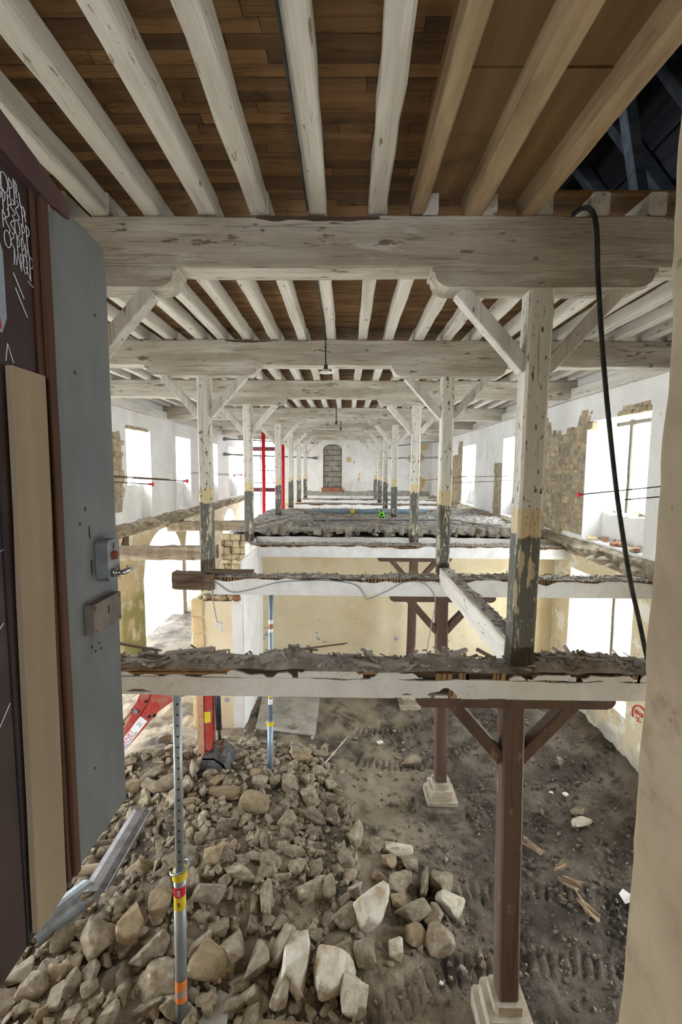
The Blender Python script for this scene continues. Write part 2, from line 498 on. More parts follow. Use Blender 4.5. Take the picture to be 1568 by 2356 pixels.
def tag(o, label, cat=None, group=None, kind=None):
    o['label'] = label
    if cat:
        o['category'] = cat
    if group:
        o['group'] = group
    if kind:
        o['kind'] = kind
    return o


def struct(o, label=None):
    o['kind'] = 'structure'
    if label:
        o['label'] = label
    return o


def empty(name, loc, label=None, cat=None, group=None):
    o = bpy.data.objects.new(name, None)
    o.empty_display_size = 0.1
    COL.objects.link(o)
    o.location = loc
    ORG[o.name] = tuple(loc)
    if label:
        tag(o, label, cat, group)
    return o


def inst(name, me, parent, loc, scale=(1, 1, 1), rot=(0, 0, 0)):
    """a shared mesh placed as an object of its own (loc in world coordinates)."""
    o = bpy.data.objects.new(name, me)
    COL.objects.link(o)
    org = ORG.get(parent.name, (0, 0, 0)) if parent is not None else (0, 0, 0)
    o.parent = parent
    o.location = (loc[0] - org[0], loc[1] - org[1], loc[2] - org[2])
    o.scale = scale
    o.rotation_euler = rot
    return o


# value noise for terrain and rough edges
def vnoise(x, y, seed=0):
    x, y = np.asarray(x, float), np.asarray(y, float)
    xi, yi = np.floor(x), np.floor(y)
    xf, yf = x - xi, y - yi

    def h(a, b):
        q = np.sin(a * 127.1 + b * 311.7 + seed * 74.7) * 43758.5453
        return q - np.floor(q)
    u, w = xf * xf * (3 - 2 * xf), yf * yf * (3 - 2 * yf)
    return (h(xi, yi) * (1 - u) + h(xi + 1, yi) * u) * (1 - w) + (h(xi, yi + 1) * (1 - u) + h(xi + 1, yi + 1) * u) * w - 0.5


def fbm(x, y, sc, octv=4, seed=0):
    t, a = 0, 1.0
    for i in range(octv):
        t = t + a * vnoise(np.asarray(x) * sc * 2 ** i, np.asarray(y) * sc * 2 ** i, seed + i)
        a *= 0.5
    return t


def sstep(v, a, b):
    t = np.clip((np.asarray(v, float) - a) / (b - a), 0, 1)
    return t * t * (3 - 2 * t)


def bump2(x, y, cx, cy, rx, ry):
    d = ((np.asarray(x) - cx) / rx) ** 2 + ((np.asarray(y) - cy) / ry) ** 2
    return np.exp(-d)


def ground(x, y):
    x, y = np.asarray(x, float), np.asarray(y, float)
    h = 0.04 + 0 * x
    h = h - 0.48 * bump2(x, y, 2.1, 8.0, 2.1, 2.3) - 0.22 * bump2(x, y, 1.0, 11.0, 2.4, 1.6)
    h = h + 0.34 * bump2(x, y, -1.6, 5.4, 1.5, 0.95) + 0.26 * bump2(x, y, -3.4, 4.5, 1.1, 1.5) + 0.30 * bump2(x, y, -1.9, 7.2, 1.5, 1.3)
    h = h + 0.35 * bump2(x, y, -3.6, 7.6, 1.1, 1.2) - 0.25 * bump2(x, y, -2.9, 5.6, 0.7, 0.5)
    h = h + 0.16 * bump2(x, y, 1.63, 7.58, 0.5, 0.5) * 1.0 + 0.2 * sstep(x, 4.6, 5.3)
    h = h + 0.10 * fbm(x, y, 0.9, 3, 3) + 0.05 * fbm(x, y, 4.0, 4, 9)
    return h


# =================================================================== STRUCTURE
# ------------------------------------------------------------------ ground
def build_ground():
    xs = np.concatenate([np.arange(-6.6, 5.75, 0.045)])
    ys = np.concatenate([np.arange(0.4, 3.0, 0.2), np.arange(3.0, 11.8, 0.045), np.arange(11.8, 29.5, 0.4)])
    X, Y = np.meshgrid(xs, ys)
    Z = ground(X, Y)
    near = sstep(Y, 3.0, 3.6) * (1 - sstep(Y, 11, 11.7))
    Z = Z + near * (0.055 * fbm(X, Y, 7.0, 4, 21) + 0.03 * np.abs(fbm(X, Y, 13.0, 2, 33)))
    # tracks pressed in by the digger: two curved bands of cleats
    for cx, cy, r, w in ((7.4, 3.4, 5.55, 0.17), (7.4, 3.4, 4.4, 0.17), (0.2, 13.2, 4.6, 0.16), (0.2, 13.2, 3.5, 0.16), (2.4, 1.2, 3.55, 0.15), (2.4, 1.2, 4.5, 0.15)):
        d = np.hypot(X - cx, Y - cy) - r
        a = np.arctan2(Y - cy, X - cx)
        band = np.exp(-(d / w) ** 4) * (X > 0.15) * near
        Z = Z + band * (0.034 * np.clip(np.sin(a * r / 0.125 * 2 * math.pi + 2.0 * d / w) * 1.8, -1, 1) - 0.03)
    n, m = len(ys), len(xs)
    vs = np.stack([X, Y, Z], -1).reshape(-1, 3)
    idx = np.arange(n * m).reshape(n, m)
    q = np.stack([idx[:-1, :-1], idx[:-1, 1:], idx[1:, 1:], idx[1:, :-1]], -1).reshape(-1, 4)
    me = bpy.data.meshes.new('floor')
    me.vertices.add(len(vs))
    me.vertices.foreach_set('co', vs.ravel())
    me.loops.add(q.size)
    me.loops.foreach_set('vertex_index', q.ravel().astype(np.int32))
    me.polygons.add(len(q))
    me.polygons.foreach_set('loop_start', np.arange(0, q.size, 4, dtype=np.int32))
    me.polygons.foreach_set('loop_total', np.full(len(q), 4, dtype=np.int32))
    me.polygons.foreach_set('use_smooth', np.ones(len(q), dtype=bool))
    me.update()
    me.validate()
    me.materials.append(MATS['earth'])
    o = bpy.data.objects.new('floor', me)
    COL.objects.link(o)
    return struct(o, 'dug out earth floor of the lower storey with track marks')


FLOOR = build_ground()


# ------------------------------------------------------------------ walls with openings
def wall(name, plane, din, dout, u0, u1, z0, z1, ops, m, label, step=0.7, jit=0.02):
    us, zs = {u0, u1}, {z0, z1}
    for o in ops:
        us |= {o['u'][0], o['u'][1]}
        zs |= {o['z'][0], o['z'][1]}

    def fill(s):
        s = sorted(s)
        out = []
        for a, b in zip(s[:-1], s[1:]):
            n = max(1, int((b - a) / step))
            out += [a + (b - a) * i / n for i in range(n)]
        return out + [s[-1]]
    us, zs = fill(us), fill(zs)

    def inside(u, z):
        return any(o['u'][0] < u < o['u'][1] and o['z'][0] < z < o['z'][1] for o in ops)
    inc = {(i, j) for i in range(len(us) - 1) for j in range(len(zs) - 1) if not inside((us[i] + us[i + 1]) / 2, (zs[j] + zs[j + 1]) / 2)}
    mb = MB()
    vid = {}

    def p3(u, d, z):
        return (u, d, z) if plane == 'y' else (d, u, z)

    def vtx(i, j, side):
        k = (i, j, side)
        if k not in vid:
            u, z = us[i], zs[j]
            d = din if side == 0 else dout
            if side == 1:
                for o in ops:
                    s = o.get('splay', 0)
                    if s and o['z'][0] - 1e-6 <= z <= o['z'][1] + 1e-6:
                        if abs(u - o['u'][0]) < 1e-6:
                            u = u + s
                        elif abs(u - o['u'][1]) < 1e-6:
                            u = u - s
            else:
                edge = i in (0, len(us) - 1)
                d += 0 if edge else jit * float(fbm(u, z, 0.8, 3, 5)) * (1 if dout < din else -1)
            vid[k] = len(mb.v)
            mb.v.append(p3(u, d, z))
        return vid[k]
    for i, j in inc:
        mb.f.append((vtx(i, j, 0), vtx(i + 1, j, 0), vtx(i + 1, j + 1, 0), vtx(i, j + 1, 0)))
        mb.f.append((vtx(i, j, 1), vtx(i, j + 1, 1), vtx(i + 1, j + 1, 1), vtx(i + 1, j, 1)))
        for (a, b, nb) in (((i, j), (i + 1, j), (i, j - 1)), ((i, j + 1), (i + 1, j + 1), (i, j + 1)), ((i, j), (i, j + 1), (i - 1, j)), ((i + 1, j), (i + 1, j + 1), (i + 1, j))):
            if nb not in inc:
                mb.f.append((vtx(a[0], a[1], 0), vtx(b[0], b[1], 0), vtx(b[0], b[1], 1), vtx(a[0], a[1], 1)))
    for o in ops:
        if o.get('arch'):
            a, b = o['u']
            t = np.linspace(-1, 1, 21)
            uu = (a + b) / 2 + t * (b - a) / 2
            zc = o['z'][1] - o['arch'] + o['arch'] * np.sqrt(np.maximum(0, 1 - t * t)) - 0.002
            mb.strip(uu, zc, [o['z'][1]] * len(uu), din, dout, plane)
    o = mb.build(name, m)
    return struct(o, label)


def OP(a, b, z0, z1, **k):
    return dict(u=(a, b), z=(z0, z1), **k)


LW = [(5.4, 7.0), (9.1, 10.7), (12.8, 14.4), (16.55, 18.1), (20.3, 21.9), (24.0, 25.6)]
LA = [(3.0, 5.6, 3.3, 1.2), (7.4, 11.1, 3.5, 1.3), (13.65, 16.9, 3.58, 1.35), (17.3, 19.0, 3.5, 0.85), (22.6, 25.2, 3.5, 1.2)]  # first two arches unseen, put in for light; second also lets the digger in
wl = wall('wall_left', 'x', XL, XL - 0.55, 0.6, YFAR, -0.8, 8.05,
          [OP(a, b, 4.05, 6.75, splay=0.05) for a, b in LW] + [OP(a, b, -0.35, t, arch=h) for a, b, t, h in LA], 'wall_plaster',
          'left long wall with tall windows above and arched doorways below')
RW = [(8.1, 10.2), (13.4, 15.6), (18.9, 21.0), (24.0, 26.0)]
wr = wall('wall_right', 'x', XR, XR + 0.7, 0.6, YFAR, -0.8, 8.05,
          [OP(a, b, 4.1, 6.67, splay=0.12) for a, b in RW] + [OP(8.25, 10.6, 0.95, 3.35, splay=0.1), OP(2.7, 5.0, 0.95, 3.35, splay=0.1)], 'wall_plaster',  # nearer lower window is unseen, added to light the near bay
          'right long wall with deep windows and a patch of bare rubble stone')
wf = wall('wall_far', 'y', YFAR, YFAR + 0.6, XL - 0.5, XR + 0.7, -0.8, 8.05,
          [OP(-6.25, -3.95, 0.2, 7.6), OP(-1.47, -0.3, 4.45, 7.16, arch=0.3)], 'wall_plaster', 'white far end wall with a blocked up arched doorway')
wc = wall('wall_cross', 'y', 11.45, 11.85, -2.2, XR + 0.2, -0.8, 3.72, [], 'yellow_plaster', 'pale yellow cross wall of the lower storey', step=1.5, jit=0.0)
wn = wall('wall_near', 'y', 1.325, 0.62, XL - 0.5, XR + 0.7, -0.8, 8.05, [OP(-1.32, 0.97, -0.8, 7.75)], 'jamb_plaster', 'thick near wall around the open doorway', step=0.5, jit=0.0)
# rounded, lumpy plaster skin of the right jamb
mb = MB()
nz, na = 70, 10
for i in range(nz + 1):
    z = 3.3 + (7.7 - 3.3) * i / nz
    for k in range(na + 1):
        t = k / na
        ang = t * math.pi / 2
        if t < 0.45:
            y = 0.62 + (1.24 - 0.62) * t / 0.45
            x = 0.862
        else:
            a = (t - 0.45) / 0.55 * math.pi / 2
            y = 1.24 + 0.10 * math.sin(a)
            x = 0.862 + 0.14 * (1 - math.cos(a))
        w = 0.04 * float(fbm(z * 1.0, y * 0.6, 2.2, 4, 12)) + 0.016 * float(fbm(z, y, 9.0, 3, 2))
        mb.v.append((x - 0.004 + w, y + 0.5 * w, z))
for i in range(nz):
    for k in range(na):
        a = i * (na + 1) + k
        mb.f.append((a, a + 1, a + na + 2, a + na + 1))
mb.build('jamb_render', 'jamb_plaster', wn, smooth=True)

# landing behind the doorway: unseen room added to dim the near daylight, back window sized for it
mb = MB()
mb.bb(-2.4, 2.4, -3.2, 1.0, 3.85, 4.05)
mb.bb(-2.4, 2.4, -3.2, 0.62, 7.75, 7.95)
mb.bb(-2.6, -2.4, -3.2, 0.62, 3.85, 7.95)
mb.bb(2.4, 2.6, -3.2, 0.62, 3.85, 7.95)
mb.bb(-2.6, -0.7, -3.4, -3.2, 3.85, 7.95)
mb.bb(0.7, 2.6, -3.4, -3.2, 3.85, 7.95)
mb.bb(-0.7, 0.7, -3.4, -3.2, 3.85, 5.6)
mb.bb(-0.7, 0.7, -3.4, -3.2, 6.9, 7.95)
mb.bb(-1.32, 0.97, 0.3, 1.0, -0.8, 3.86)
struct(mb.build('wall_landing_added', 'jamb_plaster'), 'unseen landing room added behind the doorway to dim the near daylight')
portal((0, -3.42, 6.25), (math.radians(90), 0, 0), 1.4, 1.3)

# outside ground and the bright yard seen through the arches
mb = MB()
mb.bb(-40, XL - 0.5, -10, 60, -0.75, -0.32)
mb.bb(XR + 0.7, 40, -10, 60, -0.75, -0.32)
mb.bb(XL - 0.5, XR + 0.7, 29.2, 60, -0.75, -0.32)
struct(mb.build('yard', 'outside_ground'), 'pale bright yard outside the building')

# parapets under the windows, mullions
for i, (a, b) in enumerate(RW):
    mb = MB()
    n = 14
    us = np.linspace(a + 0.02, b - 0.02, n)
    hi = 4.70 + 0.05 * np.array([RNG.uniform(-1, 1) for _ in us])
    mb.strip(us, [4.1] * n, hi, XR + 0.38, XR + 0.66, 'x')
    mb.build('window_parapet', 'white_plaster', wr)
    mb = MB()
    mb.timber((XR + 0.62, a + 1.5, 4.72), (XR + 0.62, a + 1.5, 6.66), 0.09, 0.09, 6, 0.006)
    mb.timber((XR + 0.62, a + 0.1, 6.6), (XR + 0.62, b - 0.1, 6.6), 0.08, 0.08, 6, 0.006)
    mb.build('mullion', 'window_wood', wr)
mb = MB()
mb.timber((XR + 0.62, 9.8, 0.95), (XR + 0.62, 9.8, 3.35), 0.1, 0.1, 6, 0.008)
mb.build('mullion', 'window_wood', wr)
mb = MB()
mb.strip(np.linspace(8.27, 10.58, 10), [0.95] * 10, [1.25 + RNG.uniform(-.06, .06) for _ in range(10)], XR + 0.45, XR + 0.68, 'x')
mb.build('window_parapet', 'white_plaster', wr)
for i, (a, b) in enumerate(LW):
    mb = MB()
    us = np.linspace(a + 0.01, b - 0.01, 10)
    hi = 5.08 + 0.05 * np.array([RNG.uniform(-1, 1) for _ in us])
    mb.strip(us, [4.05] * 10, hi, XL - 0.30, XL - 0.52, 'x')
    mb.build('window_parapet', 'white_plaster', wl)
    mb = MB()
    mb.timber((XL - 0.48, a + 0.12, 5.1), (XL - 0.48, a + 0.12, 6.72), 0.07, 0.07, 5, 0.006)
    mb.build('window_post', 'window_wood', wl)

# sky portals: guide the daylight sampling through the openings
for a, b in LW:
    portal((XL - 0.56, (a + b) / 2, 5.4), (0, math.radians(-90), 0), 2.7, b - a)
for a, b, t, h in LA:
    portal((XL - 0.56, (a + b) / 2, (t - 0.35) / 2), (0, math.radians(-90), 0), t + 0.35, b - a)
for a, b in RW:
    portal((XR + 0.71, (a + b) / 2, 5.4), (0, math.radians(90), 0), 2.6, b - a)
for a, b in ((8.25, 10.6), (2.7, 5.0)):
    portal((XR + 0.71, (a + b) / 2, 2.15), (0, math.radians(90), 0), 2.4, b - a)
portal((-5.1, YFAR + 0.61, 3.9), (math.radians(-90), 0, 0), 2.3, 7.4)


# ------------------------------------------------------------------ stone blocks (shared meshes)
def block_mesh(seed, bev=0.10, jit=0.05):
    r = random.Random(seed)
    b = bmesh.new()
    bmesh.ops.create_cube(b, size=1.0)
    bmesh.ops.bevel(b, geom=list(b.edges), offset=bev, segments=1, affect='EDGES')
    for v in b.verts:
        v.co += Vector((r.uniform(-jit, jit), r.uniform(-jit, jit), r.uniform(-jit, jit)))
    me = bpy.data.meshes.new('block')
    b.to_mesh(me)
    b.free()
    return me


BLK = {}


def blocks(m):
    if m not in BLK:
        L = []
        for k in range(6):
            me = block_mesh(k * 7 + 1, 0.14, 0.10) if m == 'grey_masonry' else block_mesh(k * 7 + 1)
            me.materials.append(MATS[m])
            L.append(me)
        BLK[m] = L
    return BLK[m]


def patch(parent, plane, d, sgn, u0, u1, z0, z1, shape, m='masonry', rows=(0.12, 0.2), lens=(0.14, 0.42), back=True, seed=1, prot=0.03, name='wall_stone'):
    """bare rubble stones standing slightly proud of a wall; shape(u,z) keeps the ragged outline."""
    r = random.Random(seed)
    z = z0
    n = 0
    while z < z1:
        h = r.uniform(*rows)
        u = u0 - r.uniform(0, 0.2)
        while u < u1:
            L = r.uniform(*lens)
            e0, e1 = max(u, u0), min(u + L, u1)
            uc, zc = (e0 + e1) / 2, z + h / 2
            if e1 - e0 > 0.05 and shape(uc, zc):
                dep = r.uniform(0.10, 0.16)
                off = sgn * (r.uniform(0.1, 1.0) * prot - dep / 2)
                loc = (d + off, uc, zc) if plane == 'x' else (uc, d + off, zc)
                sc = (dep, (e1 - e0) * 0.96, h * 0.95) if plane == 'x' else ((e1 - e0) * 0.96, dep, h * 0.95)
                inst(name, r.choice(blocks(m)), parent, loc, sc, (r.uniform(-.05, .05), r.uniform(-.05, .05), r.uniform(-.05, .05)))
                n += 1
            u += L
        z += h
    if back:
        us = np.linspace(u0, u1, 24)
        zz = np.linspace(z0 - 0.1, z1 + 0.1, 60)
        lo, hi, uu = [], [], []
        for u in us:
            ok = [q for q in zz if shape(u, q)]
            if ok:
                uu.append(u)
                lo.append(min(ok) - 0.03)
                hi.append(max(ok) + 0.03)
        mb = MB()
        mb.strip(uu, lo, hi, d + sgn * 0.012, d - sgn * 0.02, plane)
        mb.build('mortar_bed', 'mortar', parent)
    return n


def rag(u, z, s, amp=0.12):
    return amp * float(fbm(u, z, 2.2, 3, s))


# right wall: big bare patch left of the nearest window
patch(wr, 'x', XR, -1, 10.215, 12.7, 4.02, 7.0,
      lambda u, z: 10.1 < u < 12.62 + rag(z, 0, 6) and 4.14 - 0.12 * (u - 11.2) + rag(u, 0, 7, 0.2) < z < (6.55 + 0.35 * (u > 12.0) + 0.3 * (u < 10.6) + rag(u, 3, 8, 0.25)), seed=3)
# right wall: strips beside the further windows
patch(wr, 'x', XR, -1, 15.65, 16.5, 4.05, 5.9, lambda u, z: 15.62 < u < 16.35 + rag(z, 1, 2) and z < 5.85, seed=5)
patch(wr, 'x', XR, -1, 21.0, 23.6, 4.05, 6.9, lambda u, z: 21.02 < u < 22.9 + rag(z, 1, 2, 0.3) and z < 6.3 + 0.6 * (u < 21.7), seed=6)
# left wall: bare patch near the door
patch(wl, 'x', XL, 1, 10.9, 12.66, 4.2, 6.7, lambda u, z: u < 12.52 + rag(z, 2, 3, 0.15) and 4.42 < z < 6.6 + rag(u, 2, 9, 0.2), seed=8)
# broken lintel stones above the windows
patch(wl, 'x', XL, 1, 12.75, 14.3, 6.7, 6.95, lambda u, z: z < 6.86, seed=9, back=False, rows=(0.08, 0.14))
patch(wr, 'x', XR, -1, 8.1, 9.1, 6.66, 6.95, lambda u, z: z < 6.86 - 0.12 * abs(u - 8.5), seed=10, back=False, rows=(0.07, 0.13), lens=(0.1, 0.25))
patch(wr, 'x', XR, -1, 10.0, 10.5, 6.5, 6.95, lambda u, z: True, seed=11, back=False, lens=(0.1, 0.22))


# broken ledge where the upper floor was torn off the walls
def ledge(parent, x, sgn, y0, y1, seed, w=0.16):
    n = int((y1 - y0) / 0.05)
    mb = MB()
    r = random.Random(seed)
    prof = 7
    for i in range(n + 1):
        y = y0 + (y1 - y0) * i / n
        for k in range(prof):
            t = k / (prof - 1)
            z = 3.66 + 0.40 * t + 0.05 * float(fbm(y, t, 2, 3, seed))
            dx = w * math.sin(t * math.pi) * (0.75 + 1.5 * float(fbm(y, t * 3, 3.0, 5, seed + 3)) + 0.8 * float(vnoise(y * 16, t * 7, seed))) + 0.02
            mb.v.append((x + sgn * max(0.0, dx) - sgn * 0.03 * (k in (0, prof - 1)), y, z))
    for i in range(n):
        for k in range(prof - 1):
            a = i * prof + k
            mb.f.append((a, a + 1, a + prof + 1, a + prof))
    mb.build('broken_floor_edge', 'mortar', parent)


ledge(wl, XL, 1, 1.4, 28.3, 3)
ledge(wr, XR, -1, 1.4, 28.3, 4, 0.2)
# pockets hacked into the left wall for joists
for y, z in ((12.55, 3.55), (16.9, 3.6), (20.6, 3.65)):
    mb = MB()
    pts = []
    for k in range(10):
        a = 2 * math.pi * k / 10
        rr = 0.2 * RNG.uniform(0.7, 1.3)
        pts.append((y + rr * math.cos(a), z - 0.05 + 1.5 * rr * math.sin(a)))
    mb.prism(pts, 'x', XL - 0.02, XL + 0.035)
    mb.build('hacked_pocket', 'dark_old_wood', wl)
# window niche rubble on the right window ledge
for k in range(16):
    inst('brick', RNG.choice(blocks('brick' if k % 3 == 0 else 'masonry')), wr, (XR + RNG.uniform(0.05, 0.5), RNG.uniform(8.2, 10.0), 4.12 + 0.03), (RNG.uniform(.06, .22), RNG.uniform(.1, .3), 0.05), (RNG.uniform(-.2, .2), RNG.uniform(-.2, .2), RNG.uniform(0, 3)))
for k in range(12):
    inst('brick', RNG.choice(blocks('masonry')), wr, (XR + RNG.uniform(0.42, 0.6), RNG.uniform(8.2, 10.0), 4.75), (RNG.uniform(.06, .16), RNG.uniform(.08, .2), 0.05), (RNG.uniform(-.2, .2), RNG.uniform(-.2, .2), RNG.uniform(0, 3)))

# ------------------------------------------------------------------ blocked far doorway
row = 0
z = 4.47
while z < 7.1:
    off = 0.0 if row % 2 else -0.28
    x = -1.47 + off
    while x < -0.32:
        a, b = max(x, -1.46), min(x + 0.57, -0.31)
        if b - a > 0.08:
            cc = (a + b) / 2
            top = min(z + 0.33, 7.13 - 0.28 * ((cc + 0.885) / 0.6) ** 2)
            if top - z > 0.06:
                inst('concrete_block', RNG.choice(blocks('concrete_block')), wf, (cc, YFAR + 0.25, (z + top) / 2), (b - a - 0.012, 0.2, top - z - 0.012))
        x += 0.57
    z += 0.335
    row += 1
mb = MB()
mb.bb(-1.5, -0.28, YFAR + 0.3, YFAR + 0.34, 4.4, 7.2)
mb.build('blocking_mortar', 'concrete', wf)
mb = MB()
mb.bb(-1.55, -0.25, YFAR - 0.12, YFAR + 0.2, 4.2, 4.46)
mb.build('door_sill', 'brick', wf)
# grey cement band along the foot of the far wall and flaked spots
mb = MB()
us = np.linspace(-2.6, 5.2, 60)
mb.strip(us, [3.95] * 60, [4.25 + 0.12 * float(fbm(u, 0, 2, 3, 4)) for u in us], YFAR - 0.015, YFAR + 0.01)
mb.build('cement_band', 'concrete', wf)
for (x, z, rx, rz) in ((0.12, 6.2, 0.16, 0.2), (0.45, 6.05, 0.07, 0.1), (0.75, 5.0, 0.09, 0.18), (0.78, 5.3, 0.07, 0.12), (0.1, 7.0, 0.06, 0.12), (4.3, 6.3, 0.5, 0.5), (4.5, 7.0, 0.45, 0.25), (4.6, 4.8, 0.3, 0.5)):
    mb = MB()
    mb.prism([(x + rx * math.cos(t) * RNG.uniform(.7, 1.2), z + rz * math.sin(t) * RNG.uniform(.7, 1.2)) for t in np.linspace(0, 2 * math.pi, 13)[:-1]], 'y', YFAR - 0.012, YFAR + 0.01)
    mb.build('flaked_patch', 'ashlar', wf)

# ------------------------------------------------------------------ lower pier and masonry under the left post row
mb = MB()
mb.bb(-3.2, -2.16, 9.2, 11.5, -0.6, 2.85)
pier = struct(mb.build('wall_pier', 'yellow_plaster'), 'cream painted wall pier standing under the left post row')
mb = MB()
us = np.linspace(9.19, 11.46, 16)
mb.strip(us, [-0.6] * 16, [3.72] * 16, -2.165, -2.135, 'x')
mb.strip(np.linspace(-2.36, -2.135, 4), [0.1] * 4, [2.8 + RNG.uniform(-.1, .1) for _ in range(4)], 9.185, 9.21)
mb.build('white_corner', 'white_plaster', pier)
z = 0.0
for k in range(8):
    h = 0.36
    inst('quoin_stone', RNG.choice(blocks('ashlar')), pier, (-3.08, 9.21, z + h / 2), (0.26, 0.08, h - 0.01))
    z += h
for k in range(9):
    inst('brick', RNG.choice(blocks('brick')), pier, (-2.72 + (k % 3) * 0.2, 9.3 + 0.05 * (k // 3), 2.9 + 0.075 * (k // 3)), (0.19, 0.12, 0.07))
for k in range(26):
    inst('loose_stone', RNG.choice(blocks('masonry')), pier, (RNG.uniform(-3.15, -2.3), RNG.uniform(9.22, 9.6), 2.87 + RNG.uniform(0, .06)), (RNG.uniform(.06, .16), RNG.uniform(.06, .16), RNG.uniform(.04, .1)), (RNG.uniform(-.4, .4), RNG.uniform(-.4, .4), RNG.uniform(0, 3)))
mb = MB()
mb.bb(-3.0, -2.42, 10.95, 12.2, 2.8, 3.9)
mb.build('rubble_core', 'mortar', pier)
patch(pier, 'y', 10.93, -1, -3.05, -2.36, 2.85, 3.95, lambda u, z: True, seed=21, rows=(0.1, 0.19), lens=(0.12, 0.3), back=False, prot=0.08)
mb = MB()
mb.strip(np.linspace(-2.42, -2.3, 5), [2.85] * 5, [3.80, 3.83, 3.84, 3.83, 3.80], 10.72, 11.5)
mb.build('white_return', 'white_plaster', pier)

# ------------------------------------------------------------------ upper floor slab that is still in place
xs = np.arange(-3.05, 5.32, 0.07)
ys = np.arange(11.62, 18.5, 0.1)
mb = MB()
for y in ys:
    for x in xs:
        z = 3.96 + 0.09 * float(fbm(x, y, 1.1, 4, 40)) + 0.05 * abs(float(fbm(x, y, 6, 2, 44)))
        mb.v.append((x, y, z))
W = len(xs)
for j in range(len(ys) - 1):
    for i in range(W - 1):
        a = j * W + i
        mb.f.append((a, a + 1, a + W + 1, a + W))
slab = struct(mb.build('floor_upper', 'debris'), 'grey rubble strewn strip of upper floor still in place')
mb = MB()
mb.bb(-3.05, XR + 0.1, 11.66, 18.45, 3.6, 3.84)
mb.build('slab_body', 'mortar', slab)
mb = MB()
us = np.linspace(-2.3, XR, 60)
mb.strip(us, [3.66] * 60, [3.86 + 0.03 * float(fbm(u, 1, 3, 3, 2)) for u in us], 11.6, 11.67)
mb.build('slab_edge_plaster', 'beam_plaster', slab)
for k in range(27):      # stones left between the joist pockets along the edge
    x = -2.15 + k * 0.272 + RNG.uniform(-.08, .08)
    if x < 5.2:
        inst('edge_stone', RNG.choice(blocks('grey_masonry')), slab, (x, 11.75 + RNG.uniform(-.05, .1), 3.99 + RNG.uniform(-.02, .03)), (RNG.uniform(.12, .25), 0.26, RNG.uniform(.12, .26)), (RNG.uniform(-.15, .15), RNG.uniform(-.15, .15), RNG.uniform(-.4, .4)))
    if k % 2 == 0:
        inst('edge_stone', RNG.choice(blocks('grey_masonry')), slab, (x + 0.12, 11.68 + RNG.uniform(-.04, .1), 3.92), (RNG.uniform(.07, .13), 0.12, RNG.uniform(.06, .11)), (RNG.uniform(-.5, .5), RNG.uniform(-.5, .5), RNG.uniform(0, 3)))


def scatter_bits(name, m, parent, n, bounds, zf, lmin, lmax, wmax, seed, flat=0.25):
    r = random.Random(seed)
    mb = MB()
    for _ in range(n):
        x, y = r.uniform(bounds[0], bounds[1]), r.uniform(bounds[2], bounds[3])
        L = lmin + (lmax - lmin) * r.random() ** 2.2
        w = r.uniform(0.25, 1) * wmax
        rot = Matrix.Rotation(r.uniform(0, 6.3), 3, 'Z') @ Matrix.Rotation(r.gauss(0, flat), 3, 'Y') @ Matrix.Rotation(r.uniform(-.6, .6), 3, 'X')
        mb.box((x, y, zf(x, y) + r.uniform(0.0, 0.03)), (L, w, w * r.uniform(0.25, 0.8)), rot)
    o = mb.build(name, m, parent)
    o['kind'] = 'stuff'
    return o


def slabz(x, y):
    return 3.97 + 0.09 * float(fbm(x, y, 1.1, 4, 40))


scatter_bits('loose_rubble', 'grey_masonry', slab, 1300, (-3.0, 5.2, 11.65, 18.4), slabz, 0.03, 0.12, 0.06, 51)
scatter_bits('loose_splinters', 'splinter', slab, 420, (-3.0, 5.2, 11.65, 18.4), slabz, 0.12, 0.7, 0.04, 52, 0.12)

# ------------------------------------------------------------------ ceilings: joists, planks
plank_me = bpy.data.meshes.new('plank')
_b = bmesh.new()
bmesh.ops.create_cube(_b, size=1.0)
_b.to_mesh(plank_me)
_b.free()
plank_me.materials.append(MATS['ceiling_plank'])
JZ, JH = 7.66, 0.18
PZ0 = JZ + JH


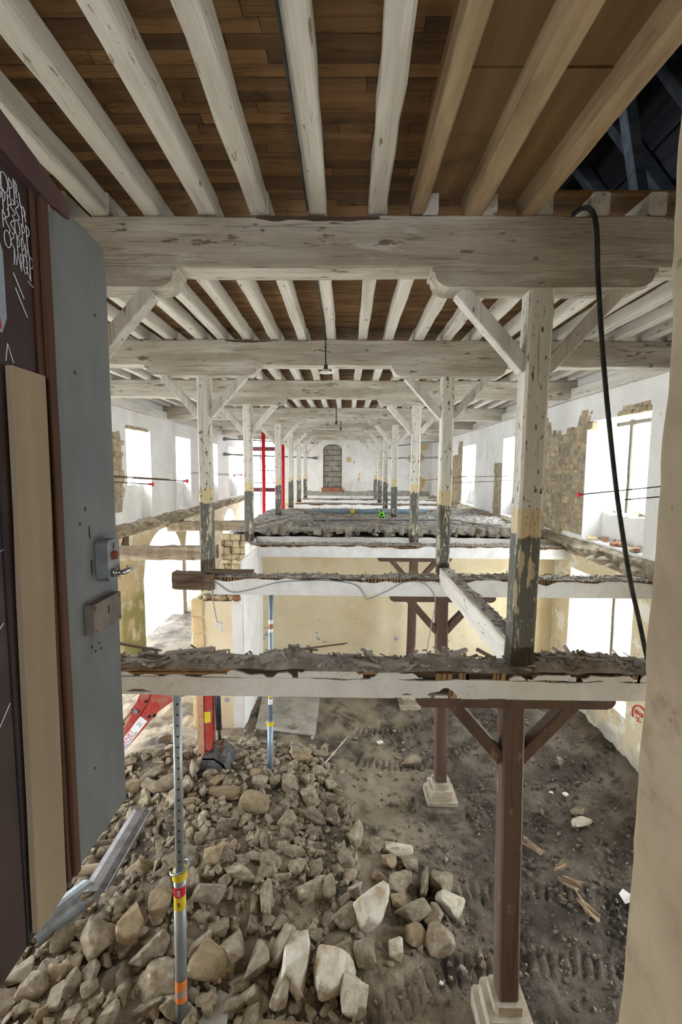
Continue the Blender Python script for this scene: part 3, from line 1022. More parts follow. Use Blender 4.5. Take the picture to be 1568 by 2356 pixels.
def ceiling_bay(k):
    y1 = ROWS[k] if k < len(ROWS) else YFAR
    y0 = 1.325 if k == 0 else ROWS[k - 1]
    r = random.Random(100 + k)
    mb = MB()
    xr = 1.62 if k == 0 else XR
    mb.bb(XL, xr, y0 + 0.001, y1, PZ0 + 0.03, PZ0 + 0.06)
    c = mb.build('ceiling', 'dark_old_wood')
    struct(c, '%s ceiling bay counted from the doorway, whitewashed joists under brown planks' % ORD[k] if k else 'nearest ceiling bay above the doorway, whitewashed and bare joists under brown planks')
    if k == 0:
        jl = [(x, x, 0.14, JH, 'whitewashed_wood_y') for x in (-3.4, -2.95, -2.5, -2.05, -1.6, -1.165, -0.725, -0.25, 0.235)]
        jl[-6] = (-2.05, -2.05, 0.145, JH, 'whitewashed_wood_y')
        jl += [(0.57, 0.60, 0.11, 0.20, 'raw_wood'), (1.0, 1.07, 0.15, 0.19, 'raw_wood'), (1.45, 1.60, 0.13, 0.27, 'raw_wood')]
    else:
        jl = [(x, x, 0.14, JH, 'whitewashed_wood_y') for x in JX if XL < x < XR]
    for xa, xb, w, h, m in jl:
        mb = MB()
        dx = r.uniform(-.012, .012)
        mb.timber((xa + dx, y1 - 0.02, JZ + h / 2 + r.uniform(-.006, .006)), (xb + dx, y0 - (0.12 if k else 0.0), JZ + h / 2), w, h, 10, 0.006 if m != 'raw_wood' else 0.004, 0.014, rng=r)
        mb.build('joist', m, c)
    if k == 0:
        y = y0 + 0.01
        while y < 3.98:
            w = 0.088
            x = -3.6 + r.uniform(0, 0.5)
            while x < 0.52:
                L = r.choice((0.45, 0.6, 0.75, 0.9, 1.1)) * r.uniform(0.9, 1.1)
                e = min(x + L, 0.54)
                inst('plank', plank_me, c, ((x + e) / 2, y + w / 2, PZ0 + 0.012 + r.uniform(-.003, .003)), (e - x - 0.004, w - 0.003, 0.022))
                x = e
                if e >= 0.53:
                    break
            y += w
        for (a, b) in ((0.5, 1.0), (1.0, 1.5)):
            for (p, q) in ((1.33, 2.75), (2.755, 3.98)):
                mb = MB()
                mb.bb(a + 0.003, b - 0.003, p, q, PZ0 - 0.01 + r.uniform(-.006, .006), PZ0 + 0.02)
                mb.build('board', 'ceiling_board', c)
        mb = MB()
        mb.bb(XL, -3.45, y0, 3.98, PZ0, PZ0 + 0.02)
        mb.build('plank', 'ceiling_board', c)
    else:
        mb = MB()
        y = y0 - 0.1
        step = 0.088 if k < 3 else 0.18
        while y < y1 - 0.02:
            x = XL + r.uniform(0, 0.5)
            while x < XR:
                L = r.uniform(0.5, 1.3)
                e = min(x + L, XR)
                mb.box(((x + e) / 2, y + step / 2, PZ0 + 0.012 + r.uniform(-.004, .004)), (e - x - 0.004, step - 0.003, 0.022))
                x = e
            y += step
        o = mb.build('planking', 'ceiling_plank', c)
        o['kind'] = 'stuff'
    return c


for k in range(len(ROWS) + 1):
    ceiling_bay(k)


# ------------------------------------------------------------------ ceiling beams
BEAMS = []
for k, y in enumerate(ROWS):
    r = random.Random(300 + k)
    mb = MB()
    mb.timber((XL - 0.1, y, 7.45), (XR + 0.1, y, 7.45), 0.26, 0.40, 46 if k < 3 else 24, 0.007, 0.012, rng=r)
    o = mb.build('ceiling_beam', 'beam_wood', origin=(0, y, 7.25))
    tag(o, ['nearest whitewashed ceiling beam spanning the hall in front of the doorway', 'second whitewashed ceiling beam, with the enamel lamp hanging before it', 'third whitewashed ceiling beam with a brown flaked patch in its middle', 'fourth whitewashed ceiling beam back from the doorway',
            'fifth whitewashed ceiling beam back from the doorway', 'sixth whitewashed ceiling beam back from the doorway', 'farthest whitewashed ceiling beam, before the end wall'][k], 'beam', 'ceiling beams across the hall')
    BEAMS.append(o)
# split board along the top edge of the beams, flaked patches
for k, x0, x1 in ((0, -0.75, 0.25), (1, -1.95, -1.1), (2, -0.9, -0.2)):
    y = ROWS[k] - 0.135
    us = np.linspace(x0, x1, 24)
    mb = MB()
    if k < 2:
        mb.strip(us, [7.615 + 0.03 * float(fbm(u, 2, 5, 3, k)) for u in us], [7.64 + 0.01 * float(fbm(u, 5, 5, 3, k)) for u in us], y - 0.004, y + 0.02)
        mb.build('split_edge', 'dark_old_wood', BEAMS[k])
    else:
        mb.strip(us, [7.5 + 0.12 * abs(float(fbm(u, 2, 4, 3, k))) for u in us], [7.57 + 0.14 * float(fbm(u, 5, 4, 3, k)) for u in us], y - 0.004, y + 0.02)
        mb.build('flaked_patch', 'old_grey_wood', BEAMS[k])

# wall plates along the tops of the long walls
for x, s, nm in ((XL, 1, 'trim_1'), (XR, -1, 'trim_2')):
    mb = MB()
    mb.timber((x + s * 0.06, 1.4, 7.36), (x + s * 0.06, 28.4, 7.36), 0.16, 0.24, 40, 0.01)
    struct(mb.build(nm, 'whitewashed_wood_y'), 'whitewashed wall plate along the top of the %s wall' % ('left' if s > 0 else 'right'))


# ------------------------------------------------------------------ posts with bolster and braces
def bolster_profile(L, h, z0):
    e = [(L, h), (L, h * 0.78), (L - 0.025, h * 0.74), (L - 0.03, h * 0.55), (L - 0.05, h * 0.3), (L - 0.09, h * 0.1), (L - 0.14, 0)]
    p = [(-a, b) for a, b in e] + [(a, b) for a, b in reversed(e)]
    return [(a, b + z0) for a, b in p]


def upper_post(k, side):
    y = ROWS[k]
    x = PL if side == 'left' else PR
    r = random.Random(500 + k * 2 + (side == 'left'))
    zb = 3.86 if k < 3 else 3.98
    nm = 'leaning nearest' if False else ('nearest' if k == 0 else ('farthest' if k == 6 else ORD[k]))
    t = empty('timber_post', (x, y, zb), '%s whitewashed post of the %s row with chipped dark grey painted foot' % (nm, side), 'post', 'timber posts of the %s row' % side)
    w = 0.205 if k == 0 else 0.2
    tx = x - (0.03 if (k == 0 and side == 'right') else 0) + r.uniform(-.01, .01)
    mb = MB()
    mb.timber((x - (0.05 if k == 0 and side == 'right' else 0), y, zb), (tx, y, 7.10), w, w, 14, 0.004, 0.022, up=(0, 1, 0), rng=r)
    mb.build('shaft', 'post_paint', t)
    mb = MB()
    poly = [(a + tx, b) for a, b in bolster_profile(0.92, 0.155, 7.097)]
    mb.prism(poly, 'y', y - 0.125, y + 0.125)
    mb.build('bolster', 'beam_wood', t)
    for s in (-1, 1):
        mb = MB()
        mb.timber((tx + s * 0.09, y, 6.47), (tx + s * 0.66, y, 7.10), 0.12, 0.135, 4, 0.003, 0.008, up=(0, 1, 0), rng=r)
        mb.build('brace', 'whitewashed_wood_z', t)
    return t


for k in range(7):
    for sd in ('left', 'right'):
        upper_post(k, sd)


# ------------------------------------------------------------------ floor beams of the upper storey
def ragged(us, base, amp, sc, seed):
    return [base + amp * float(fbm(u, seed * 3.1, sc, 4, seed)) for u in us]


def beam_top(x, y, z, seed):
    return z + 0.03 * float(fbm(x, y, 3.0, 4, seed)) + 0.05 * max(0, float(fbm(x, y, 1.1, 3, seed + 5)))


def debris_layer(parent, x0, x1, y0, y1, z, seed, dens, thick=0.05):
    xs = np.arange(x0, x1 + 0.001, 0.035)
    ys = np.linspace(y0, y1, 9)
    mb = MB()
    for y in ys:
        e = min(y - y0, y1 - y) / ((y1 - y0) / 2)
        for x in xs:
            zz = z + thick * (0.3 + 0.9 * (float(fbm(x, y, 2.2, 4, seed)) + 0.5)) * min(1, 0.35 + e * 1.4)
            mb.v.append((x, y + 0.015 * float(fbm(x, y, 8, 2, seed + 3)), zz))
    W = len(xs)
    for j in range(len(ys) - 1):
        for i in range(W - 1):
            a = j * W + i
            mb.f.append((a, a + 1, a + W + 1, a + W))
    o = mb.build('dust_layer', 'debris', parent)
    o['kind'] = 'stuff'
    L = x1 - x0

    def zf(x, y):
        return z - 0.02 + thick * (0.35 + 0.9 * (float(fbm(x, y, 2.2, 4, seed)) + 0.5))
    scatter_bits('splinters', 'splinter', parent, int(dens * L * 0.8), (x0, x1, y0 + 0.02, y1 - 0.02), zf, 0.04, 0.30, 0.035, seed + 11, 0.13)
    scatter_bits('dark_splinters', 'splinter_dark', parent, int(dens * L * 0.4), (x0, x1, y0 + 0.02, y1 - 0.02), zf, 0.04, 0.24, 0.035, seed + 12, 0.16)
    scatter_bits('crumbs', 'rubble_mix', parent, int(dens * L * 1.6), (x0, x1, y0 + 0.01, y1 - 0.01), zf, 0.015, 0.06, 0.035, seed + 13, 0.6)


def floor_beam(k, x0, x1, yf, dy, zb, zt, label, near=False, thick=0.06, dens=40):
    t = empty('floor_beam', ((x0 + x1) / 2, yf + dy / 2, zb), label, 'beam', 'floor beams across the hall')
    r = random.Random(900 + k)
    mb = MB()
    mb.timber((x0, yf + dy / 2 + 0.012, (zb + zt) / 2 + 0.01), (x1, yf + dy / 2 + 0.012, (zb + zt) / 2 + 0.01), dy - 0.05, zt - zb - 0.03, 24, 0.004, rng=r)
    mb.build('timber_core', 'dark_old_wood', t)
    n = int((x1 - x0) / 0.04)
    us = np.linspace(x0, x1, n)
    zc = zt - (0.075 if near else 0.05)
    lo = [zb] * n
    hi = np.array(ragged(us, zc, 0.03 if near else 0.075, 3.0, k + 2))
    if near:
        lo = np.array([zb + 0.004 * float(fbm(u, 0, 6, 2, 1)) for u in us])
        for cx, w, hgt in ((-1.85, 0.16, 0.055), (0.55, 0.07, 0.05), (0.9, 0.10, 0.10), (0.78, 0.06, 0.06), (1.35, 0.06, 0.025)):
            lo = np.maximum(lo, zb + hgt * np.clip(1.3 - np.abs(us - cx) / w, 0, 1) + 0.0)
        hi = np.maximum(hi, lo + 0.02)
    mb = MB()
    mb.strip(us, lo, hi, yf, yf + 0.025)
    mb.build('plaster_face', 'beam_plaster', t)
    mb = MB()
    mb.bb(x0, x1, yf + 0.02, yf + dy - 0.02, zb - 0.004, zb + 0.02)
    mb.build('plaster_soffit', 'beam_plaster', t)
    mb = MB()
    us2 = np.linspace(x0, x1, 40)
    mb.strip(us2, [zb] * 40, ragged(us2, zt - 0.03, 0.03, 3, k + 9), yf + dy - 0.025, yf + dy)
    mb.build('plaster_back', 'beam_plaster', t)
    if near:
        # broken upper band of plaster, chips, laths showing in the gaps
        x = -1.05
        while x < x1:
            L = r.uniform(0.14, 0.6)
            if r.random() < 0.84:
                uu = np.linspace(x, min(x + L, x1), max(4, int(L / 0.03)))
                e = np.minimum(uu - uu[0], uu[-1] - uu) / L
                mb = MB()
                mb.strip(uu, ragged(uu, zc + 0.010, 0.016, 8, int(x * 10) + 50), np.minimum(zt - 0.002, np.array(ragged(uu, zt - 0.012, 0.05, 6, int(x * 10) + 60)) - 0.03 * (e < 0.1)), yf - 0.002 - r.uniform(0, 0.006), yf + 0.022)
                mb.build('plaster_fragment', 'beam_plaster', t)
            x += L + r.uniform(0.0, 0.08)
        x = -2.1
        while x < -0.9:
            L = r.uniform(0.12, 0.3)
            uu = np.linspace(x, x + L, 8)
            e = np.minimum(uu - uu[0], uu[-1] - uu) / L
            mb = MB()
            mb.strip(uu, [zc + 0.012] * 8, zc + 0.016 + r.uniform(0.04, 0.13) * np.minimum(e, 0.3), yf - 0.004, yf + 0.02)
            mb.build('plaster_fragment', 'beam_plaster', t)
            x += L + r.uniform(0.05, 0.2)
        for x in [r.uniform(-0.3, 2.6) for _ in range(34)] + [0.78 + 0.05 * i for i in range(6)]:
            z1 = zt - 0.005 - r.uniform(0, 0.012)
            z0 = z1 - r.uniform(0.06, 0.1)
            if 0.74 < x < 1.07 and r.random() < 0.5:
                z0, z1 = zb + 0.005, zb + 0.11
            mb = MB()
            mb.box((x, yf + 0.016, (z0 + z1) / 2), (r.uniform(0.025, 0.05), 0.03, z1 - z0), Matrix.Rotation(r.uniform(-.1, .1), 3, 'Y'))
            mb.build('lath', 'lath', t)
        for xa, xb, z in ((-2.2, -1.0, zt - 0.012), (-2.2, -0.9, zt - 0.045), (-0.4, 0.5, zt - 0.02)):
            mb = MB()
            mb.timber((xa, yf + 0.018, z), (xb, yf + 0.018, z + 0.004), 0.03, 0.024, 10, 0.003)
            mb.build('lath', 'lath', t)
    else:
        mb = MB()
        x = x0
        while x < x1:
            if float(fbm(x, k * 2.0, 1.2, 3, 31)) > -0.25:
                h = r.uniform(0.04, 0.10)
                mb.box((x, yf + 0.022, zt - 0.005 - h / 2), (r.uniform(0.015, 0.03), 0.03, h), Matrix.Rotation(r.uniform(-.12, .12), 3, 'Y'))
            x += r.uniform(0.03, 0.06)
        o = mb.build('lath_stubs', 'lath', t)
        o['kind'] = 'stuff'
    debris_layer(t, x0 + 0.01, x1 - 0.01, yf - 0.01, yf + dy + 0.01, zt - 0.015, 70 + k * 5, dens, thick)
    return t


F1 = floor_beam(0, XL, XR, 3.885, 0.31, 3.57, 3.815, 'nearest plastered floor beam, debris strewn on top, carried by the front brown post', True, 0.10, 34)
F2 = floor_beam(1, -2.26, XR, 7.45, 0.27, 3.49, 3.79, 'second plastered floor beam with a thin wire looped along its face', False, 0.05, 45)
F3 = floor_beam(2, -2.38, XR, 10.73, 0.27, 3.50, 3.80, 'third plastered floor beam just before the remaining strip of floor', False, 0.04, 30)
for k, lab in ((4, 'white floor beam just beyond the remaining strip of floor'), (5, 'second white floor beam beyond the remaining strip of floor'), (6, 'farthest white floor beam before the end wall')):
    floor_beam(k, -2.5 if k > 4 else -2.5, XR, ROWS[k] - 0.14, 0.28, 3.55, 3.92, lab, False, 0.05, 14)
# bare end of the second floor beam
mb = MB()
mb.timber((-2.92, 7.58, 3.70), (-2.2, 7.58, 3.70), 0.27, 0.28, 8, 0.012, 0.03)
mb.build('bare_timber_end', 'dark_old_wood', F2)
mb = MB()
mb.timber((-2.3, 7.52, 3.87), (-1.55, 7.50, 3.885), 0.10, 0.05, 5, 0.006)
mb.build('loose_batten', 'dark_old_wood', F2)
# bare timbers across the left aisle
for y, zc, lab in ((10.86, 3.55, 'bare grey timber across the left aisle in front of the arched doorway'), (15.6, 3.62, 'bare grey timber across the left aisle by the far arches')):
    t = MB()
    t.timber((XL + 0.02, y, zc - 0.03), (-3.12, y, zc + 0.03), 0.24, 0.34, 22, 0.014, 0.03)
    tag(t.build('aisle_timber', 'old_grey_wood', origin=(-4.5, y, zc - 0.17)), lab, 'beam')
# beam running lengthwise along the right post row
t = empty('tie_beam', (1.66, 6.0, 3.62), 'slanting looking lengthwise beam, pale flank and grey top, between right row posts', 'beam')
mb = MB()
mb.timber((1.66, 4.12, 3.80), (1.66, 7.5, 3.82), 0.19, 0.30, 14, 0.006, 0.012)
mb.build('timber', 'whitewashed_wood_y', t)
mb = MB()
for i, (a, b) in enumerate(((4.15, 4.9), (4.95, 6.1), (6.15, 7.4))):
    mb.box((1.67, (a + b) / 2, 3.955), (0.165, b - a, 0.02), Matrix.Rotation(0.004 * i, 3, 'X'))
mb.build('dusty_top', 'debris', t)
scatter_bits('crumbs', 'splinter_dark', t, 120, (1.59, 1.75, 4.2, 7.4), lambda x, y: 3.97, 0.02, 0.1, 0.02, 77)

# loose sticks on the nearest floor beam that can be told apart
for i, (x, y, z, L, w, rz, ry, m, lab) in enumerate((
        (-2.0, 4.02, 3.98, 0.55, 0.035, 0.45, 0.35, 'splinter_dark', 'round dark stick leaning on the nearest floor beam beside the door'),
        (-1.42, 3.98, 3.945, 0.42, 0.05, 0.10, -0.08, 'splinter', 'flat grey splint on the nearest floor beam, left end'),
        (-1.25, 3.95, 3.925, 0.34, 0.045, 0.32, -0.1, 'splinter', 'grey splint lying askew on the nearest floor beam, left end'),
        (-0.22, 3.98, 4.0, 0.44, 0.02, 0.05, -0.12, 'splinter_dark', 'thin stick jutting up on the middle of the nearest floor beam'),
        (1.02, 3.97, 3.965, 0.16, 0.05, 0.25, -0.25, 'splinter', 'short pale lath piece on the nearest floor beam near the post'),
        (1.26, 3.95, 3.96, 0.18, 0.04, -0.6, 0.3, 'splinter_dark', 'dark tilted lath piece on the nearest floor beam near the post'),
        (2.2, 4.0, 3.905, 0.55, 0.03, -0.12, 0.05, 'splinter', 'long grey splinter on the nearest floor beam by the right jamb'))):
    mb = MB()
    mb.box((0, 0, 0), (L, w, w * 0.45), None)
    mb.box((L * 0.5, w * 0.1, 0), (L * 0.12, w * 0.5, w * 0.3), Matrix.Rotation(0.3, 3, 'Z'))
    o = mb.build('splint', m)
    o.location = (x, y, z)
    o.rotation_euler = (0, ry, rz)
    tag(o, lab, 'splint', 'splints on the nearest floor beam')


# ------------------------------------------------------------------ brown posts of the lower storey, stone plinths
def lower_post(k, xt, xb, y, ztop, zbot, lab, plab, pz):
    r = random.Random(700 + k)
    t = empty('brown_post', (xb, y, zbot), lab, 'post', 'brown posts of the lower storey')
    mb = MB()
    mb.timber((xb, y, zbot), (xt, y, ztop), 0.195, 0.195, 10, 0.003, 0.018, up=(0, 1, 0), rng=r)
    mb.build('shaft', 'brown_paint', t)
    mb = MB()
    L, h = 0.89, 0.1
    e = [(L, h), (L, h * 0.55), (L - 0.025, h * 0.2), (L - 0.07, 0)]
    poly = [(-a + xt, b + ztop) for a, b in e] + [(a + xt, b + ztop) for a, b in reversed(e)]
    mb.prism(poly, 'y', y - 0.11, y + 0.11)
    mb.build('bolster', 'brown_paint', t)
    for s in (-1, 1):
        mb = MB()
        mb.timber((xt + s * 0.08, y, ztop - 0.53), (xt + s * 0.56, y, ztop + 0.02), 0.11, 0.13, 4, 0.002, 0.006, up=(0, 1, 0), rng=r)
        mb.build('brace', 'brown_paint', t)
    p = empty('stone_plinth', (xb, y, pz), plab, 'plinth', 'stone plinths under the brown posts')
    mb = MB()
    z = zbot
    for i, (w, h) in enumerate(((0.29, 0.10), (0.40, 0.16), (0.52, 0.30))):
        b = MB()
        n0 = 4
        b.timber((xb, y, z - h), (xb, y, z - 0.002), w, w, 3, 0.008 if i else 0.004, 0.03, up=(0, 1, 0), rng=r)
        b.build('plinth_block', 'plinth_stone', p)
        z -= h
    if k == 1:
        b = MB()
        b.timber((xb - 0.06, y - 0.1, -0.72), (xb - 0.05, y - 0.06, z + 0.22), 1.02, 0.95, 3, 0.05, 0.2, up=(0, 1, 0), taper=0.25)
        b.build('earth_lump', 'clod', p)
    return t


lower_post(0, 1.53, 1.60, 4.02, 3.475, 0.52, 'front brown post with bolster and two braces, nearest to the doorway', 'stepped stone plinth at the bottom edge under the front brown post', -0.1)
lower_post(1, 1.63, 1.70, 7.58, 3.39, 0.16, 'middle brown post of the lower storey on a pale stepped plinth', 'pale stepped plinth on a mound of earth under the middle brown post', -0.5)
lower_post(2, 1.65, 1.60, 10.88, 3.40, 0.10, 'farthest brown post of the lower storey before the yellow wall', 'half hidden plinth under the farthest brown post', -0.4)
# ------------------------------------------------------------------ attic over the missing ceiling boards
RX0, RZ0, RX1, RZ1 = -0.45, 15.2, 6.1, 7.55
mb = MB()
for ya, yb in ((-0.5, 4.0), (6.6, 29.5)):
    mb.prism([(RX0 - 6.55, RZ1), (RX0, RZ0), (RX0, RZ0 + 0.06), (RX0 - 6.6, RZ1 + 0.05)], 'y', ya, yb)
for f0, f1 in ((0.0, 0.35), (0.65, 1.0)):        # unseen opening added in the left slope to light the attic
    pa, pb = [(RX0 - 6.55 * f, RZ0 + (RZ1 - RZ0) * f) for f in (f0, f1)]
    mb.prism([pb, pa, (pa[0], pa[1] + 0.06), (pb[0], pb[1] + 0.06)], 'y', 4.0, 6.6)
mb.prism([(XL - 0.5, 7.8), (RX0, RZ0), (XR + 0.7, 7.8)], 'y', 29.0, 29.1)
mb.prism([(XL - 0.5, 7.8), (RX0, RZ0), (XR + 0.7, 7.8)], 'y', 0.4, 0.5)
roof = struct(mb.build('roof', 'roof_board'), 'dark attic roof seen through the gap in the ceiling')
sl = Vector((RX1 - RX0, 0, RZ1 - RZ0))
SLEN = sl.length
sd = sl.normalized()
nrm = Vector((-sd.z, 0, sd.x))
ang = math.atan2(-sd.z, sd.x)
bw = 0.24
nb = int(SLEN / bw) + 1
for i in range(nb):
    c = Vector((RX0, 0, RZ0)) + sd * (i * bw + bw / 2) + nrm * (0.02 if i % 2 else 0.0)
    hole = 0
    spans = [(-0.5, 29.5)]
    if 3.20 < c.x < 3.45:
        spans = [(-0.5, 7.72), (7.98, 29.5)]
    for a, b in spans:
        mb = MB()
        mb.box((0, 0, 0), (bw + 0.015, b - a, 0.025), Matrix.Rotation(ang, 3, 'Y'))
        mb.v = [(x + c.x, y + (a + b) / 2, z + c.z) for x, y, z in mb.v]
        mb.build('roof_board', 'roof_board', roof)
for i in range(14):
    y = 1.9 + i * 0.95
    a = Vector((RX0, y, RZ0)) - nrm * 0.13
    b = Vector((RX1, y, RZ1)) - nrm * 0.13
    mb = MB()
    mb.timber(a, b, 0.14, 0.18, 8, 0.012, 0.01)
    mb.build('rafter', 'roof_wood', roof)
    for q in (0.45, 0.62, 0.8):
        c = a.lerp(b, q)
        mb = MB()
        mb.timber((c.x, y, c.z), (c.x + 0.02, y + 0.95, c.z + (0.1 if i % 2 else 0)), 0.06, 0.07, 3, 0.005)
        mb.build('noggin', 'roof_wood', roof)
for x, z in ((3.0, 10.4), (0.9, 12.9)):
    mb = MB()
    mb.timber((x, 1.0, z), (x, 28.0, z), 0.2, 0.22, 20, 0.01)
    mb.build('purlin', 'roof_wood', roof)
for y in (5.6, 9.4):
    mb = MB()
    mb.timber((3.55, y, 7.9), (3.0, y, 10.4), 0.14, 0.14, 5, 0.006)
    mb.build('strut', 'roof_wood', roof)


# =================================================================== THINGS
# ------------------------------------------------------------------ the open door (plane x = -0.95)
DX = -0.95
door = empty('door_1', (DX, 1.2, 4.15))
struct(door, 'open grey door leaf with brown recessed panel, lock case and lever handle')
mb = MB()
mb.prism([(1.50, 4.17), (1.845, 4.165), (1.85, 6.35), (1.835, 6.445), (1.70, 6.455), (1.50, 6.46)], 'x', DX - 0.055, DX)
mb.build('stile', 'door_grey', door)
mb = MB()
mb.bb(DX - 0.06, DX - 0.02, 0.55, 1.505, 4.13, 6.46)
panel = mb.build('panel', 'door_brown', door)
mb = MB()
mb.timber((DX - 0.006, 1.345, 4.155), (DX - 0.006, 1.375, 5.885), 0.022, 0.145, 8, 0.0015, 0.003, up=(0, 1, 0))
mb.build('batten', 'door_plank', door)
for y, w, d in ((1.483, 0.03, 0.028), (1.455, 0.022, 0.012)):
    mb = MB()
    mb.timber((DX - 0.02 + d / 2, y, 4.16), (DX - 0.02 + d / 2, y, 6.44), d, w, 12, 0.001, 0.003, up=(0, 1, 0))
    mb.build('edge_strip', 'door_edge', door)
mb = MB()
mb.bb(DX - 0.022, DX - 0.016, 1.255, 1.262, 4.13, 6.2)
mb.build('board_joint', 'ink_black', door)
mb = MB()
mb.prism([(0.9, 5.975), (1.302, 5.975), (1.322, 6.02), (1.322, 6.2), (1.30, 6.255), (0.9, 6.26)], 'x', DX - 0.02, DX - 0.0165)
mb.build('metal_sheet', 'blue_sheet', door)
mb = MB()
mb.prism([(1.285, 5.985), (1.300, 5.985), (1.296, 6.02), (1.29, 6.03), (1.283, 6.02)], 'x', DX - 0.0168, DX - 0.0155)
mb.build('red_mark', 'sticker_red', door)
# sloping door head against the reveal
mb = MB()
mb.prism([(0.95, 6.66), (1.30, 6.56), (1.46, 6.52), (1.59, 6.485), (1.605, 6.46), (1.60, 6.43), (1.50, 6.425), (1.30, 6.455), (0.95, 6.52)], 'x', DX - 0.06, DX + 0.012)
mb.build('door_head', 'lintel_paint', door)
mb = MB()
mb.bb(DX - 0.03, DX + 0.005, 1.47, 1.51, 6.40, 6.43)
mb.build('splintered_corner', 'door_plank', door)
# lock case with knob and lever
mb = MB()
y0, y1, z0, z1 = 1.69, 1.78, 5.165, 5.325
c = 0.02
outline = []
for cy, cz, a0 in ((y1 - c, z1 - c, 0), (y0 + c, z1 - c, 90), (y0 + c, z0 + c, 180), (y1 - c, z0 + c, 270)):
    for k in range(5):
        a = math.radians(a0 + k * 22.5)
        outline.append((cy + c * math.cos(a), cz + c * math.sin(a)))
mb.prism(outline, 'x', DX, DX + 0.046)
lock = mb.build('lock_case', 'lock_steel', door)
mb = MB()
mb.tube([(DX + 0.045, 1.735, 5.262), (DX + 0.058, 1.735, 5.262)], [0.018, 0.016], 16)
mb.build('thumb_knob', 'rust', lock)
mb = MB()
mb.bb(DX + 0.045, DX + 0.0475, 1.733, 1.738, 5.287, 5.31)
mb.build('key_slot', 'ink_black', lock)
mb = MB()
mb.tube([(DX + 0.045, 1.725, 5.195), (DX + 0.062, 1.725, 5.195)], [0.018, 0.015], 14)
mb.tube([(DX + 0.058, 1.725, 5.195), (DX + 0.072, 1.728, 5.194), (DX + 0.078, 1.745, 5.193), (DX + 0.078, 1.775, 5.192), (DX + 0.074, 1.808, 5.194), (DX + 0.064, 1.818, 5.196), (DX + 0.055, 1.815, 5.196)], [0.009, 0.010, 0.011, 0.012, 0.011, 0.009, 0.007], 10)
mb.build('lever_handle', 'chrome', lock, smooth=True)
# older rim lock below
mb = MB()
mb.bb(DX, DX + 0.034, 1.60, 1.80, 4.985, 5.10)
rim = mb.build('rim_lock', 'lock_plate', door)
mb = MB()
mb.bb(DX + 0.0335, DX + 0.0355, 1.70, 1.707, 5.04, 5.07)
mb.build('keyhole', 'ink_black', rim)
for y, z in ((1.613, 5.087), (1.613, 5.0), (1.788, 5.087), (1.788, 5.0)):
    mb = MB()
    mb.tube([(DX + 0.034, y, z), (DX + 0.037, y, z)], 0.005, 8)
    mb.build('screw', 'rust', rim)
# torn screw holes
for y, z, h in ((1.655, 5.36, 0.055), (1.635, 5.45, 0.02), (1.66, 5.23, 0.07), (1.60, 5.40, 0.012), (1.61, 5.93, 0.018), (1.755, 6.17, 0.016), (1.64, 4.93, 0.02), (1.69, 4.925, 0.012), (1.66, 4.905, 0.012), (1.70, 4.90, 0.014), (1.62, 4.46, 0.012)):
    mb = MB()
    mb.prism([(y + 0.006 * math.cos(t) * RNG.uniform(.6, 1.2), z + h / 2 * math.sin(t) * RNG.uniform(.7, 1.1)) for t in np.linspace(0, 6.28, 9)[:-1]], 'x', DX - 0.001, DX + 0.0012)
    mb.build('screw_hole', 'ink_black', door)
# chalk scrawl on the brown panel: looping tags in five lines
strokes = []
gr = random.Random(4)
lines = [(6.395, 1.305, 5), (6.345, 1.315, 6), (6.295, 1.33, 6), (6.245, 1.345, 5), (6.205, 1.375, 4)]
for z, y, n in lines:
    for i in range(n):
        h = gr.uniform(0.035, 0.06)
        w = gr.uniform(0.012, 0.022)
        yy, kind = y + i * 0.019, gr.randint(0, 3)
        if kind == 0:
            strokes.append([(yy + w * 0.7 * math.cos(t), z + h * 0.6 * math.sin(t)) for t in np.linspace(0, 6.2, 13)])
        elif kind == 1:
            strokes.append([(yy - w / 2, z - h / 2), (yy - w * .3, z + h / 2), (yy + w * .1, z - h * .4), (yy + w * .5, z + h * .45), (yy + w, z - h / 2)])
        elif kind == 2:
            strokes.append([(yy, z + h * .6), (yy + w * .1, z - h * .7)])
            strokes.append([(yy + w * 0.6 * math.sin(t) + .002, z + h * .25 + h * 0.3 * math.cos(t)) for t in np.linspace(0, 3.4, 8)])
        else:
            strokes.append([(yy + w * math.sin(t * 2) * .5, z + h * (0.6 - t / 4)) for t in np.linspace(0, 4.5, 12)])
strokes += [[(1.36, 6.16), (1.40, 6.10)], [(1.365, 6.12), (1.41, 6.05)], [(1.415, 6.20), (1.435, 6.165), (1.42, 6.16), (1.445, 6.15)], [(1.385, 6.42), (1.392, 6.38)], [(1.40, 6.40), (1.408, 6.36)], [(1.418, 6.37), (1.425, 6.33)]]
strokes += [[(1.2, 5.35), (1.262, 5.37)], [(1.2, 5.13), (1.24, 5.16)], [(1.2, 4.87), (1.245, 4.92)], [(1.25, 5.86), (1.262, 5.91), (1.27, 5.88)], [(1.31, 5.9), (1.32, 5.95), (1.34, 5.9)]]
mb = MB()
for st in strokes:
    mb.tube([(DX - 0.0175, y, z) for y, z in st], 0.0015, 4)
mb.build('chalk_scrawl', 'chalk', door)


